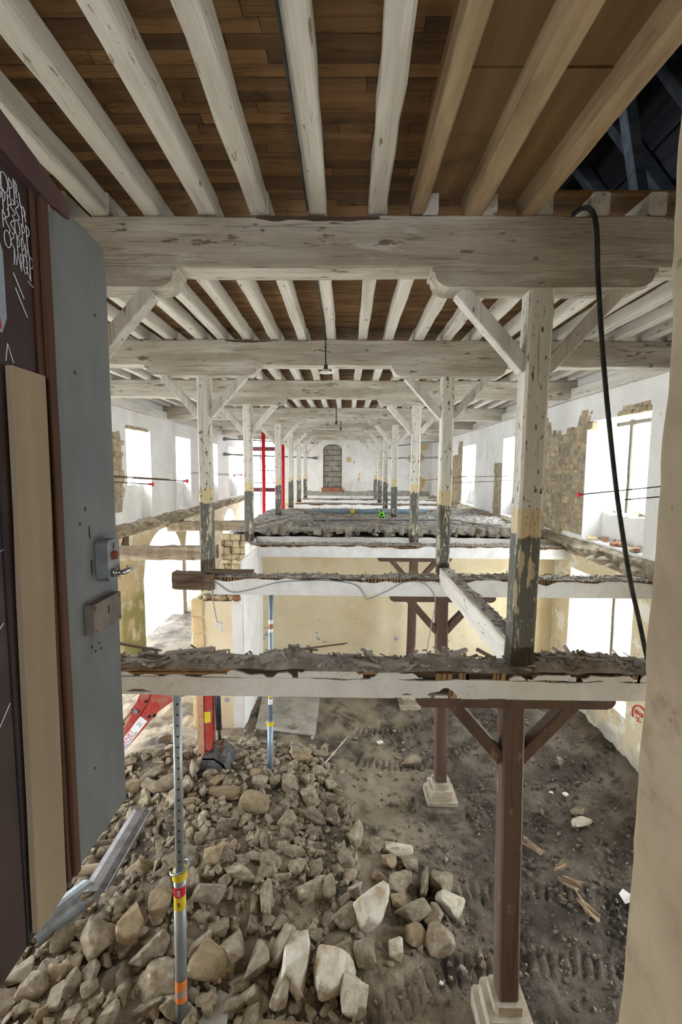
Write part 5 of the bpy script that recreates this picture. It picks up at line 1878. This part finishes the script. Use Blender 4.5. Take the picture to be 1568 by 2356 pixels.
ROCKS = {}
for mname in ('rock', 'rock_pale', 'rock_ochre'):
    ROCKS[mname] = []
    for k in range(12):
        me = rock_mesh(40 + k, True)
        me.materials.append(MATS[mname])
        ROCKS[mname].append(me)
STONES = [(0.06, 5.88, 0.3, 0.38, 1), (0.83, 6.28, 0.4, 0.27, 2), (0.68, 5.99, 0.22, 0.24, 0), (0.98, 6.03, 0.28, 0.3, 0), (0.48, 5.74, 0.19, 0.25, 0), (0.76, 5.62, 0.32, 0.32, 1), (1.09, 5.62, 0.11, 0.42, 0), (1.3, 5.66, 0.32, 0.36, 1), (1.36, 5.36, 0.34, 0.31, 2), (0.72, 5.36, 0.2, 0.18, 0), (0.87, 5.2, 0.42, 0.35, 1), (1.13, 5.15, 0.23, 0.28, 0), (0.87, 4.9, 0.25, 0.28, 0), (1.13, 4.85, 0.33, 0.35, 1), (0.59, 4.74, 0.22, 0.26, 1), (0.49, 6.27, 0.17, 0.25, 0), (0.19, 6.42, 0.19, 0.39, 0), (0.32, 5.13, 0.37, 0.59, 2), (0.23, 4.64, 0.22, 0.32, 0), (-0.08, 4.6, 0.44, 0.19, 0), (-0.08, 4.38, 0.42, 0.5, 1), (-0.47, 4.48, 0.36, 0.68, 1), (0.1, 4.16, 0.27, 0.38, 1), (-0.95, 4.49, 0.31, 0.37, 0), (-0.69, 4.63, 0.24, 0.45, 0), (-0.62, 4.26, 0.18, 0.47, 0), (-0.9, 4.23, 0.28, 0.26, 0), (-0.92, 4.07, 0.26, 0.2, 0), (-0.16, 5, 0.19, 0.19, 1), (-0.19, 5.36, 0.2, 0.31, 0), (-0.44, 5.3, 0.32, 0.29, 0), (-0.95, 5.09, 0.17, 0.42, 0), (-0.74, 4.86, 0.2, 0.22, 0), (-0.01, 5.25, 0.14, 0.21, 0), (0.15, 5.46, 0.2, 0.17, 1), (-0.35, 4.81, 0.2, 0.16, 0), (-0.55, 4.81, 0.16, 0.2, 0), (-0.8, 5.43, 0.22, 0.18, 0), (-0.98, 5.62, 0.23, 0.23, 0), (-0.38, 5.64, 0.23, 0.23, 0), (-0.64, 5.6, 0.19, 0.26, 0), (1.37, 8.77, 0.39, 0.3, 1), (4.21, 8.43, 0.13, 0.2, 1), (3.93, 7.19, 0.23, 0.15, 1), (3.86, 6.93, 0.3, 0.18, 2), (3.38, 7.29, 0.08, 0.12, 0), (-1.42, 6.62, 0.41, 0.43, 0), (-1.6, 6.41, 0.12, 0.32, 0), (-1.59, 6.8, 0.07, 0.24, 0), (-1.92, 6.85, 0.47, 0.22, 0), (-2.11, 6.57, 0.17, 0.09, 0), (-1.91, 6.56, 0.19, 0.07, 0), (-2.36, 6.59, 0.33, 0.21, 0), (-2.68, 6.64, 0.31, 0.31, 0), (-2.85, 6.94, 0.5, 0.3, 0), (-3.13, 6.89, 0.4, 0.22, 0), (-3.41, 6.88, 0.32, 0.25, 0), (-3.17, 7.11, 0.33, 0.18, 0), (-2.55, 7.26, 0.16, 0.34, 0), (-2.55, 6.91, 0.17, 0.27, 0), (-1.2, 7.24, 0.23, 0.26, 0), (-0.94, 7.26, 0.26, 0.34, 0), (-0.54, 7.06, 0.35, 0.41, 0), (-0.48, 6.67, 0.36, 0.26, 0), (-0.26, 7.2, 0.34, 0.15, 0), (-1.05, 6.6, 0.24, 0.24, 0), (-0.41, 8.65, 0.15, 0.28, 0), (-0.65, 8.54, 0.18, 0.24, 0), (-1.7, 6.19, 0.27, 0.25, 0), (-1.09, 9.24, 0.23, 0.2, 0), (-0.88, 9.8, 0.28, 0.21, 0), (-1.34, 9.87, 0.31, 0.28, 0), (-0.85, 8.12, 0.43, 0.35, 0), (-0.95, 7.79, 0.22, 0.17, 0), (-1.4, 6.15, 0.16, 0.16, 0), (-0.2, 6.82, 0.2, 0.32, 0), (-2.4, 8.52, 0.24, 0.24, 0), (-3.4, 8.14, 0.17, 0.26, 0), (-3.17, 7.74, 0.17, 0.14, 0), (-3.73, 7, 0.18, 0.18, 0), (-3.13, 6.66, 0.22, 0.17, 0), (-3.45, 6.54, 0.19, 0.14, 0), (-0.46, 6.37, 0.23, 0.18, 0), (-1.74, 5.58, 0.22, 0.33, 0), (-2.55, 5.78, 0.15, 0.13, 0), (-3.38, 4.23, 0.27, 0.3, 0), (-3.14, 4.1, 0.26, 0.26, 0), (-3.3, 3.99, 0.21, 0.23, 0), (-2.96, 4.24, 0.22, 0.22, 0), (-3.08, 4.48, 0.19, 0.32, 0), (-2.71, 4.52, 0.34, 0.39, 0), (-2.38, 4.63, 0.18, 0.44, 0), (-2.11, 4.47, 0.34, 0.36, 0), (-1.96, 4.25, 0.43, 0.35, 0), (-2.3, 4.28, 0.12, 0.23, 0), (-2.77, 4.15, 0.16, 0.24, 0), (-2.88, 4.05, 0.18, 0.25, 0), (-2.57, 4.11, 0.15, 0.16, 0), (-2.64, 4.27, 0.2, 0.2, 0), (-2.66, 3.94, 0.19, 0.21, 0), (-1.94, 4.06, 0.27, 0.21, 0), (-1.73, 4.08, 0.18, 0.25, 0), (-2.19, 4.92, 0.25, 0.35, 0), (-2.2, 5.12, 0.22, 0.22, 0), (-1.89, 5.16, 0.17, 0.29, 0), (-1.64, 5.05, 0.35, 0.35, 0), (-1.32, 5.38, 0.43, 0.24, 0), (-1.2, 5.65, 0.3, 0.09, 0), (-1.37, 5.6, 0.21, 0.13, 0), (-1.04, 5.41, 0.15, 0.23, 0), (-1.05, 4.87, 0.17, 0.19, 0), (-1.58, 4.57, 0.25, 0.28, 0), (-1.42, 4.42, 0.46, 0.38, 0), (-1.24, 4.58, 0.26, 0.37, 0), (-1.1, 4.34, 0.23, 0.21, 0), (-1.09, 4.16, 0.22, 0.24, 0), (-2.85, 5.12, 0.17, 0.19, 0), (-1.12, 5.91, 0.11, 0.25, 0), (-2.92, 3.95, 0.15, 0.17, 0), (-2.3, 3.96, 0.21, 0.17, 0), (-2.46, 4.05, 0.14, 0.12, 0)]
PLACED = []


def area_of(x, y):
    if x > 2.6:
        return 'alone on the right hand earth'
    if y > 8.2 and x > 0.5:
        return 'on the earth behind the middle plinth'
    if x > 0.4:
        return 'in the right hand cluster'
    if y < 4.75 and x < -1.75:
        return 'at the heap foot below the door'
    if y < 4.75:
        return 'right of the foreground prop'
    if y < 6.1:
        return 'behind the foreground prop'
    if x < -2.0:
        return 'in front of the digger bucket'
    return 'near the blue grey prop'


def place_stone(x, y, w, h, tone, r):
    sy, sz = h * 0.85, h * 0.72
    if h < 0.55 * w:
        sy, sz = max(h, 0.6 * w) * 0.8, h * 0.9
    zz = float(ground(x, y))
    m = 'rock_pale' if tone == 2 else ('rock_ochre' if (tone == 0 and r.random() < 0.2) else ('rock_pale' if tone == 1 and r.random() < 0.45 else 'rock'))
    o = bpy.data.objects.new('stone', r.choice(ROCKS[m]))
    COL.objects.link(o)
    o.scale = (w * 1.08, sy * 1.1, sz * 1.1)
    o.rotation_euler = (r.uniform(-.3, .3), r.uniform(-.3, .3), r.uniform(-.5, .5) + (math.pi if r.random() < .5 else 0))
    o.location = (x, y, zz + sz * 0.34)
    big = max(w, h)
    size = 'large' if big > 0.38 else ('medium' if big > 0.22 else 'small')
    col = {'rock': 'grey-brown', 'rock_pale': 'pale', 'rock_ochre': 'ochre'}[m]
    tag(o, '%s %s stone %s' % (size, col, area_of(x, y)), 'stone', 'stones ' + area_of(x, y))
    PLACED.append((x, y, 0.5 * (w + sy) / 2))
    return o


_r = random.Random(11)
HAND = []
special = {(0.32, 5.13): 'tall pale wedge shaped stone between the heap and the loose cluster', (-0.47, 4.48): 'tallest upright pale stone at the near end of the heap',
           (-0.08, 4.38): 'big block like pale stone beside the tallest upright one', (0.83, 6.28): 'whitest stone at the back of the loose cluster', (1.37, 8.77): 'single pale stone left of the middle plinth',
           (1.36, 5.36): 'pale smooth stone at the right edge of the loose cluster', (-1.42, 6.62): 'big wedge shaped brown stone in the upper middle of the heap', (0.59, 4.74): 'rounded grey stone lying apart below the loose cluster',
           (1.13, 4.85): 'pale angular stone at the near right corner of the loose cluster', (3.86, 6.93): 'flat pale stone on the earth at the right', (3.93, 7.19): 'rounded stone touching the flat pale one at the right'}
for x, y, w, h, tone in STONES:
    o = place_stone(x, y, w, h, tone, _r)
    if (x, y) in special:
        o['label'] = special[(x, y)]
    else:
        HAND.append(o)


def in_heap(x, y):
    edge = 0.25 + 0.35 * float(fbm(x, y, 0.8, 2, 66))
    if y < 5.2:
        lim = 0.15
    elif y < 7.5:
        lim = 0.1 - (y - 5.2) * 0.05
    else:
        lim = -0.3
    if x > lim + edge * 0.4:
        return False
    if x < -4.6 or y > 8.6 or y < 3.35:
        return False
    if y > 7.6 and x < -2.9:
        return False
    return True


NUM = ORD + ['eleventh', 'twelfth', 'thirteenth', 'fourteenth', 'fifteenth', 'sixteenth', 'seventeenth', 'eighteenth', 'nineteenth', 'twentieth']
n_f, tries = 0, 0
while n_f < 178 and tries < 20000:
    tries += 1
    x, y = _r.uniform(-4.3, 0.4), 3.5 + 5.0 * _r.random() ** 1.2
    if not in_heap(x, y):
        continue
    s = _r.choice((0.10, 0.12, 0.15, 0.18, 0.22, 0.26))
    if any((x - a) ** 2 + (y - b) ** 2 < (0.8 * c + 0.4 * s) ** 2 for a, b, c in PLACED):
        continue
    if math.hypot(x + 1.6, y - 4.02) < 0.14 or math.hypot(x + 1.3, y - 7.6) < 0.15 or (-2.6 < x < -1.9 and 7.2 < y < 7.95):
        continue
    place_stone(x, y, s * _r.uniform(.8, 1.3), s * _r.uniform(.7, 1.2), 0, _r)
    n_f += 1


_cls = {}
for o in [q for q in COL.objects if q.name.split('.')[0] == 'stone' and q.get('label') not in special.values()]:
    _cls.setdefault(o['label'], []).append(o)
for lab, L in _cls.items():
    L.sort(key=lambda q: q.location.y)
    nch = (len(L) + 19) // 20
    per = (len(L) + nch - 1) // nch
    for ci in range(nch):         # left to right order tells them apart
        C = sorted(L[ci * per:(ci + 1) * per], key=lambda q: q.location.x / max(0.5, q.location.y))
        tail = '' if nch == 1 else (', nearest rows' if ci == 0 else (', farthest rows' if ci == nch - 1 else ', middle rows'))
        if len(C) > 1:
            for k, o in enumerate(C):
                o['label'] = ('leftmost' if k == 0 else NUM[k] + ' from left') + ' of ' + lab.replace(' stone ', ' stones ', 1) + tail


def rubble(name, m, n, zone, smin, smax, seed, lab, flat=1.0):
    """uncountable small stuff, one mesh of many little hulls"""
    r = np.random.RandomState(seed)
    base = []
    for k in range(8):
        me = rock_mesh(200 + k, False)
        vv = np.array([v.co[:] for v in me.vertices])
        base.append((vv, [tuple(p.vertices) for p in me.polygons]))
    small = []
    for vv, ff in base:
        small.append((vv, ff))
    V_, F_, off = [], [], 0
    c = 0
    while c < n:
        x, y, ok = zone(r)
        if not ok:
            continue
        s = smin + (smax - smin) * r.rand() ** 2.5
        a, b2 = r.rand() * 6.28, r.uniform(-.6, .6)
        R = np.array([[math.cos(a), -math.sin(a), 0], [math.sin(a), math.cos(a), 0], [0, 0, 1]]) @ np.array([[1, 0, 0], [0, math.cos(b2), -math.sin(b2)], [0, math.sin(b2), math.cos(b2)]])
        vv, ff = cube_ if s < 0.05 else small[r.randint(8)]
        q = (vv * np.array([s * r.uniform(.7, 1.4), s * r.uniform(.6, 1), s * r.uniform(.4, .8) * flat])) @ R.T
        q = q + np.array([x, y, float(ground(x, y)) + s * 0.18 + (0.0 if s < .05 else 0.02)])
        V_.append(q)
        F_.extend([tuple(i + off for i in f) for f in ff])
        off += len(q)
        c += 1
    me = bpy.data.meshes.new(name)
    me.from_pydata(np.concatenate(V_).tolist(), [], F_)
    me.materials.append(MATS[m])
    o = bpy.data.objects.new(name, me)
    COL.objects.link(o)
    tag(o, lab, 'rubble', kind='stuff')
    return o


_b = bmesh.new()
bmesh.ops.create_icosphere(_b, subdivisions=1, radius=0.5)
_rr = random.Random(3)
for v in _b.verts:
    v.co *= _rr.uniform(0.8, 1.2)
cube_ = (np.array([v.co[:] for v in _b.verts]), [tuple(v.index for v in f.verts) for f in _b.faces])
_b.verts.ensure_lookup_table()
_b.free()


def z_heap(r):
    x, y = r.uniform(-4.5, 0.6), 3.4 + 5.6 * r.rand() ** 1.1
    return x, y, in_heap(x, y)


def z_all(r):
    x, y = r.uniform(-5.5, 5.2), 3.4 + 7.8 * r.rand() ** 1.3
    return x, y, True


def z_right(r):
    x, y = r.uniform(0.3, 5.2), 3.4 + 7.0 * r.rand() ** 1.2
    return x, y, r.rand() < (x - 0.3) / 1.2


def z_edge(r):
    x, y = r.uniform(-2.2, 1.6), 3.5 + 6.5 * r.rand()
    return x, y, not (math.hypot(x - 1.6, y - 4.02) < 0.35)


rubble('small_rubble', 'rubble_mix', 2300, z_heap, 0.05, 0.19, 5, 'small broken stone filling the gaps of the heap')
rubble('chippings', 'rubble_mix', 3200, z_heap, 0.012, 0.045, 6, 'fine chippings and crumbs over the heap')
rubble('gravel', 'rubble_mix', 2600, z_all, 0.01, 0.05, 7, 'scattered gravel on the trampled earth', 0.8)
rubble('clods', 'clod', 4600, z_right, 0.015, 0.075, 17, 'clods of dug up earth all over the lower floor', 0.8)
rubble('mixed_rubble', 'rubble_mix', 700, z_edge, 0.02, 0.10, 8, 'loose broken stone spread at the edge of the heap')


# ------------------------------------------------------------------ other things on the ground
def on_ground(x, y, dz=0.0):
    return (x, y, float(ground(x, y)) + dz)


# zinc channel
a, b = Vector((-2.99, 6.26, 0.56)), Vector((-2.90, 4.80, 0.70))
d = (b - a).normalized()
side = d.cross(Vector((0, 0, 1))).normalized()
up = side.cross(d).normalized()
t = empty('gutter', a, 'speckled grey metal gutter length lying on the rubble beside the door', 'gutter')
mb = MB()
prof = [(p * 1.3, q) for p, q in ((-0.12, 0.03), (-0.115, 0.0), (-0.09, -0.02), (-0.03, 0.006), (0.05, 0.012), (0.10, -0.005), (0.125, -0.04), (0.12, -0.046), (0.095, -0.016), (0.05, 0.0), (-0.03, -0.006), (-0.09, -0.032), (-0.123, -0.006))]
n = len(prof)
vs = []
for i in range(2):
    c = (a, b)[i]
    for k, (p, q) in enumerate(prof):
        vs.append(tuple(c + side * p + up * q + d * (0.05 * math.sin(p * 30) if i == 0 else 0.1 * p)))
mb.add(vs, [tuple(range(n - 1, -1, -1)), tuple(range(n, 2 * n))] + [(k, (k + 1) % n, (k + 1) % n + n, k + n) for k in range(n)])
mb.build('channel', 'gutter_zinc', t)
mb = MB()
c = b + side * 0.05 - up * 0.06
mb.bb(c.x - 0.07, c.x + 0.05, c.y - 0.04, c.y + 0.12, c.z - 0.01, c.z + 0.01)
mb.bb(c.x - 0.07, c.x - 0.05, c.y - 0.04, c.y + 0.12, c.z - 0.08, c.z + 0.05)
mb.bb(c.x - 0.07, c.x + 0.05, c.y - 0.04, c.y + 0.12, c.z - 0.09, c.z - 0.07)
mb.build('bracket', 'door_plank', t)
# pale pole and a second one behind the gutter
for i, (p, q, r_, lab) in enumerate((((-3.9, 5.15, 0.46), (-2.95, 5.35, 0.52), 0.055, 'stout pale wooden pole poking out under the gutter'), ((-3.9, 5.65, 0.42), (-3.0, 5.85, 0.44), 0.035, 'thinner brown pole behind the gutter'))):
    mb = MB()
    mb.tube([p, ((p[0] + q[0]) / 2, (p[1] + q[1]) / 2, (p[2] + q[2]) / 2 + 0.01), q], [r_, r_ * 1.05, r_ * 0.9], 10)
    tag(mb.build('wooden_pole', 'door_plank' if i == 0 else 'dark_old_wood', origin=p), lab, 'pole')
# bent sheet under the door
mb = MB()
vs, fs = [], []
for i in range(9):
    a_ = -0.3 + 2.6 * i / 8
    for p in ((-3.42, 4.42, 0.50), (-3.02, 4.92, 0.58)):
        vs.append((p[0] + 0.15 * math.cos(a_), p[1] - 0.04 * math.cos(a_), p[2] + 0.15 * math.sin(a_)))
for i in range(8):
    fs.append((2 * i, 2 * i + 1, 2 * i + 3, 2 * i + 2))
nv = len(vs)
vs2 = [(x * 1.0, y, z - 0.008) for x, y, z in vs]
fs2 = [tuple(j + nv for j in f) for f in fs]
rim_ = [(2 * i, 2 * i + 2, 2 * i + 2 + nv, 2 * i + nv) for i in range(8)] + [(2 * i + 1, 2 * i + 3, 2 * i + 3 + nv, 2 * i + 1 + nv) for i in range(8)] + [(0, 1, 1 + nv, nv), (16, 17, 17 + nv, 16 + nv)]
mb.add(vs + vs2, fs + fs2 + rim_)
tag(mb.build('bent_sheet', 'scaffold_steel', origin=(-3.2, 4.7, 0.4)), 'curled grey metal sheet among the stones under the door', 'sheet')
# flat boards
for nm, pts, th, m, lab in (('board', [(-2.0, 10.55), (-0.61, 10.5), (-0.61, 8.97), (-1.9, 9.2)], 0.03, 'concrete', 'pale flat board half covered with rubble behind the blue grey prop'),
                            ('board', [(-1.58, 3.62), (-1.13, 3.62), (-1.15, 4.22), (-1.3, 4.28)], 0.03, 'concrete', 'pale flat board at the bottom edge beside the foreground prop'),
                            ('board', [(-1.05, 3.5), (-0.3, 3.5), (-0.3, 4.02), (-0.95, 4.05)], 0.03, 'door_plank', 'brown flat board at the bottom edge under the big stones')):
    zc = max(float(ground(x, y)) for x, y in pts) + 0.02
    mb = MB()
    mb.prism(pts, 'z', zc, zc + th)
    mb.box((pts[2][0] - 0.05, pts[2][1] - 0.1, zc + th), (0.06, 0.1, 0.012))
    tag(mb.build(nm, m, origin=(pts[0][0], pts[0][1], zc)), lab, 'board')
mb = MB()
mb.tube([on_ground(0.07, 9.2, 0.14), on_ground(-0.25, 8.4, 0.12), on_ground(-0.57, 7.6, 0.06)], 0.014, 6)
tag(mb.build('stick', 'splinter', origin=on_ground(-0.25, 8.4)), 'long thin pale stick leaning on the far side of the heap', 'stick')
for i, (x, y, L, rz, lab) in enumerate(((2.89, 6.5, 0.36, 2.2, 'splintered pale wood piece on the earth right of the front brown post'), (3.13, 6.05, 0.26, 0.5, 'bundle of wood slivers in the middle of the right hand earth'), (3.11, 5.35, 0.40, 1.75, 'broken wood chunk lowest on the right hand earth'), (3.08, 5.72, 0.24, 2.6, 'small curl of wood slivers between the two larger splinters'))):
    t = empty('wood_splinter', on_ground(x, y), lab, 'splinter', 'wood splinters on the earth')
    r2 = random.Random(i)
    for k in range(7):
        a = rz + r2.uniform(-.35, .35)
        c = on_ground(x + r2.uniform(-.05, .05), y + r2.uniform(-.05, .05), 0.05 + 0.012 * k)
        mb = MB()
        l2 = L * r2.uniform(0.4, 1)
        mb.box(c, (l2, 0.045 if k < 2 and i != 1 else 0.012, 0.02), Matrix.Rotation(a, 3, 'Z') @ Matrix.Rotation(r2.uniform(-.12, .12), 3, 'Y'))
        mb.build('sliver', 'wet_wood', t)
for i, (x, y, s, m, lab) in enumerate(((0.76, 9.29, 0.13, 'paper', 'crumpled white paper scrap on the earth left of the middle post'), (3.92, 7.6, 0.09, 'paper', 'small white scrap right of the front brown post'), (3.70, 7.66, 0.06, 'paper', 'tiny white scrap beside the other one on the right'), (3.74, 5.48, 0.20, 'paper', 'white sheet corner by the right jamb'), (1.06, 4.4, 0.05, 'paper', 'tiny white scrap left of the front plinth'))):
    mb = MB()
    c = on_ground(x, y, 0.04)
    r2 = random.Random(i + 9)
    n = 7
    ring_ = [(c[0] + s * math.cos(6.28 * k / n) * r2.uniform(.4, .8), c[1] + s * 0.8 * math.sin(6.28 * k / n) * r2.uniform(.5, .8), c[2] + r2.uniform(-.2, .35) * s) for k in range(n)]
    vs = ring_ + [(p[0], p[1], p[2] - 0.006) for p in ring_] + [(c[0], c[1], c[2] + 0.3 * s), (c[0], c[1], c[2] + 0.3 * s - 0.006)]
    fs = [(k, (k + 1) % n, 2 * n) for k in range(n)] + [(k + n, (k + 1) % n + n, 2 * n + 1) for k in range(n)] + [(k, (k + 1) % n, (k + 1) % n + n, k + n) for k in range(n)]
    mb.add(vs, fs)
    tag(mb.build('paper_scrap', m, origin=c), lab, 'scrap')
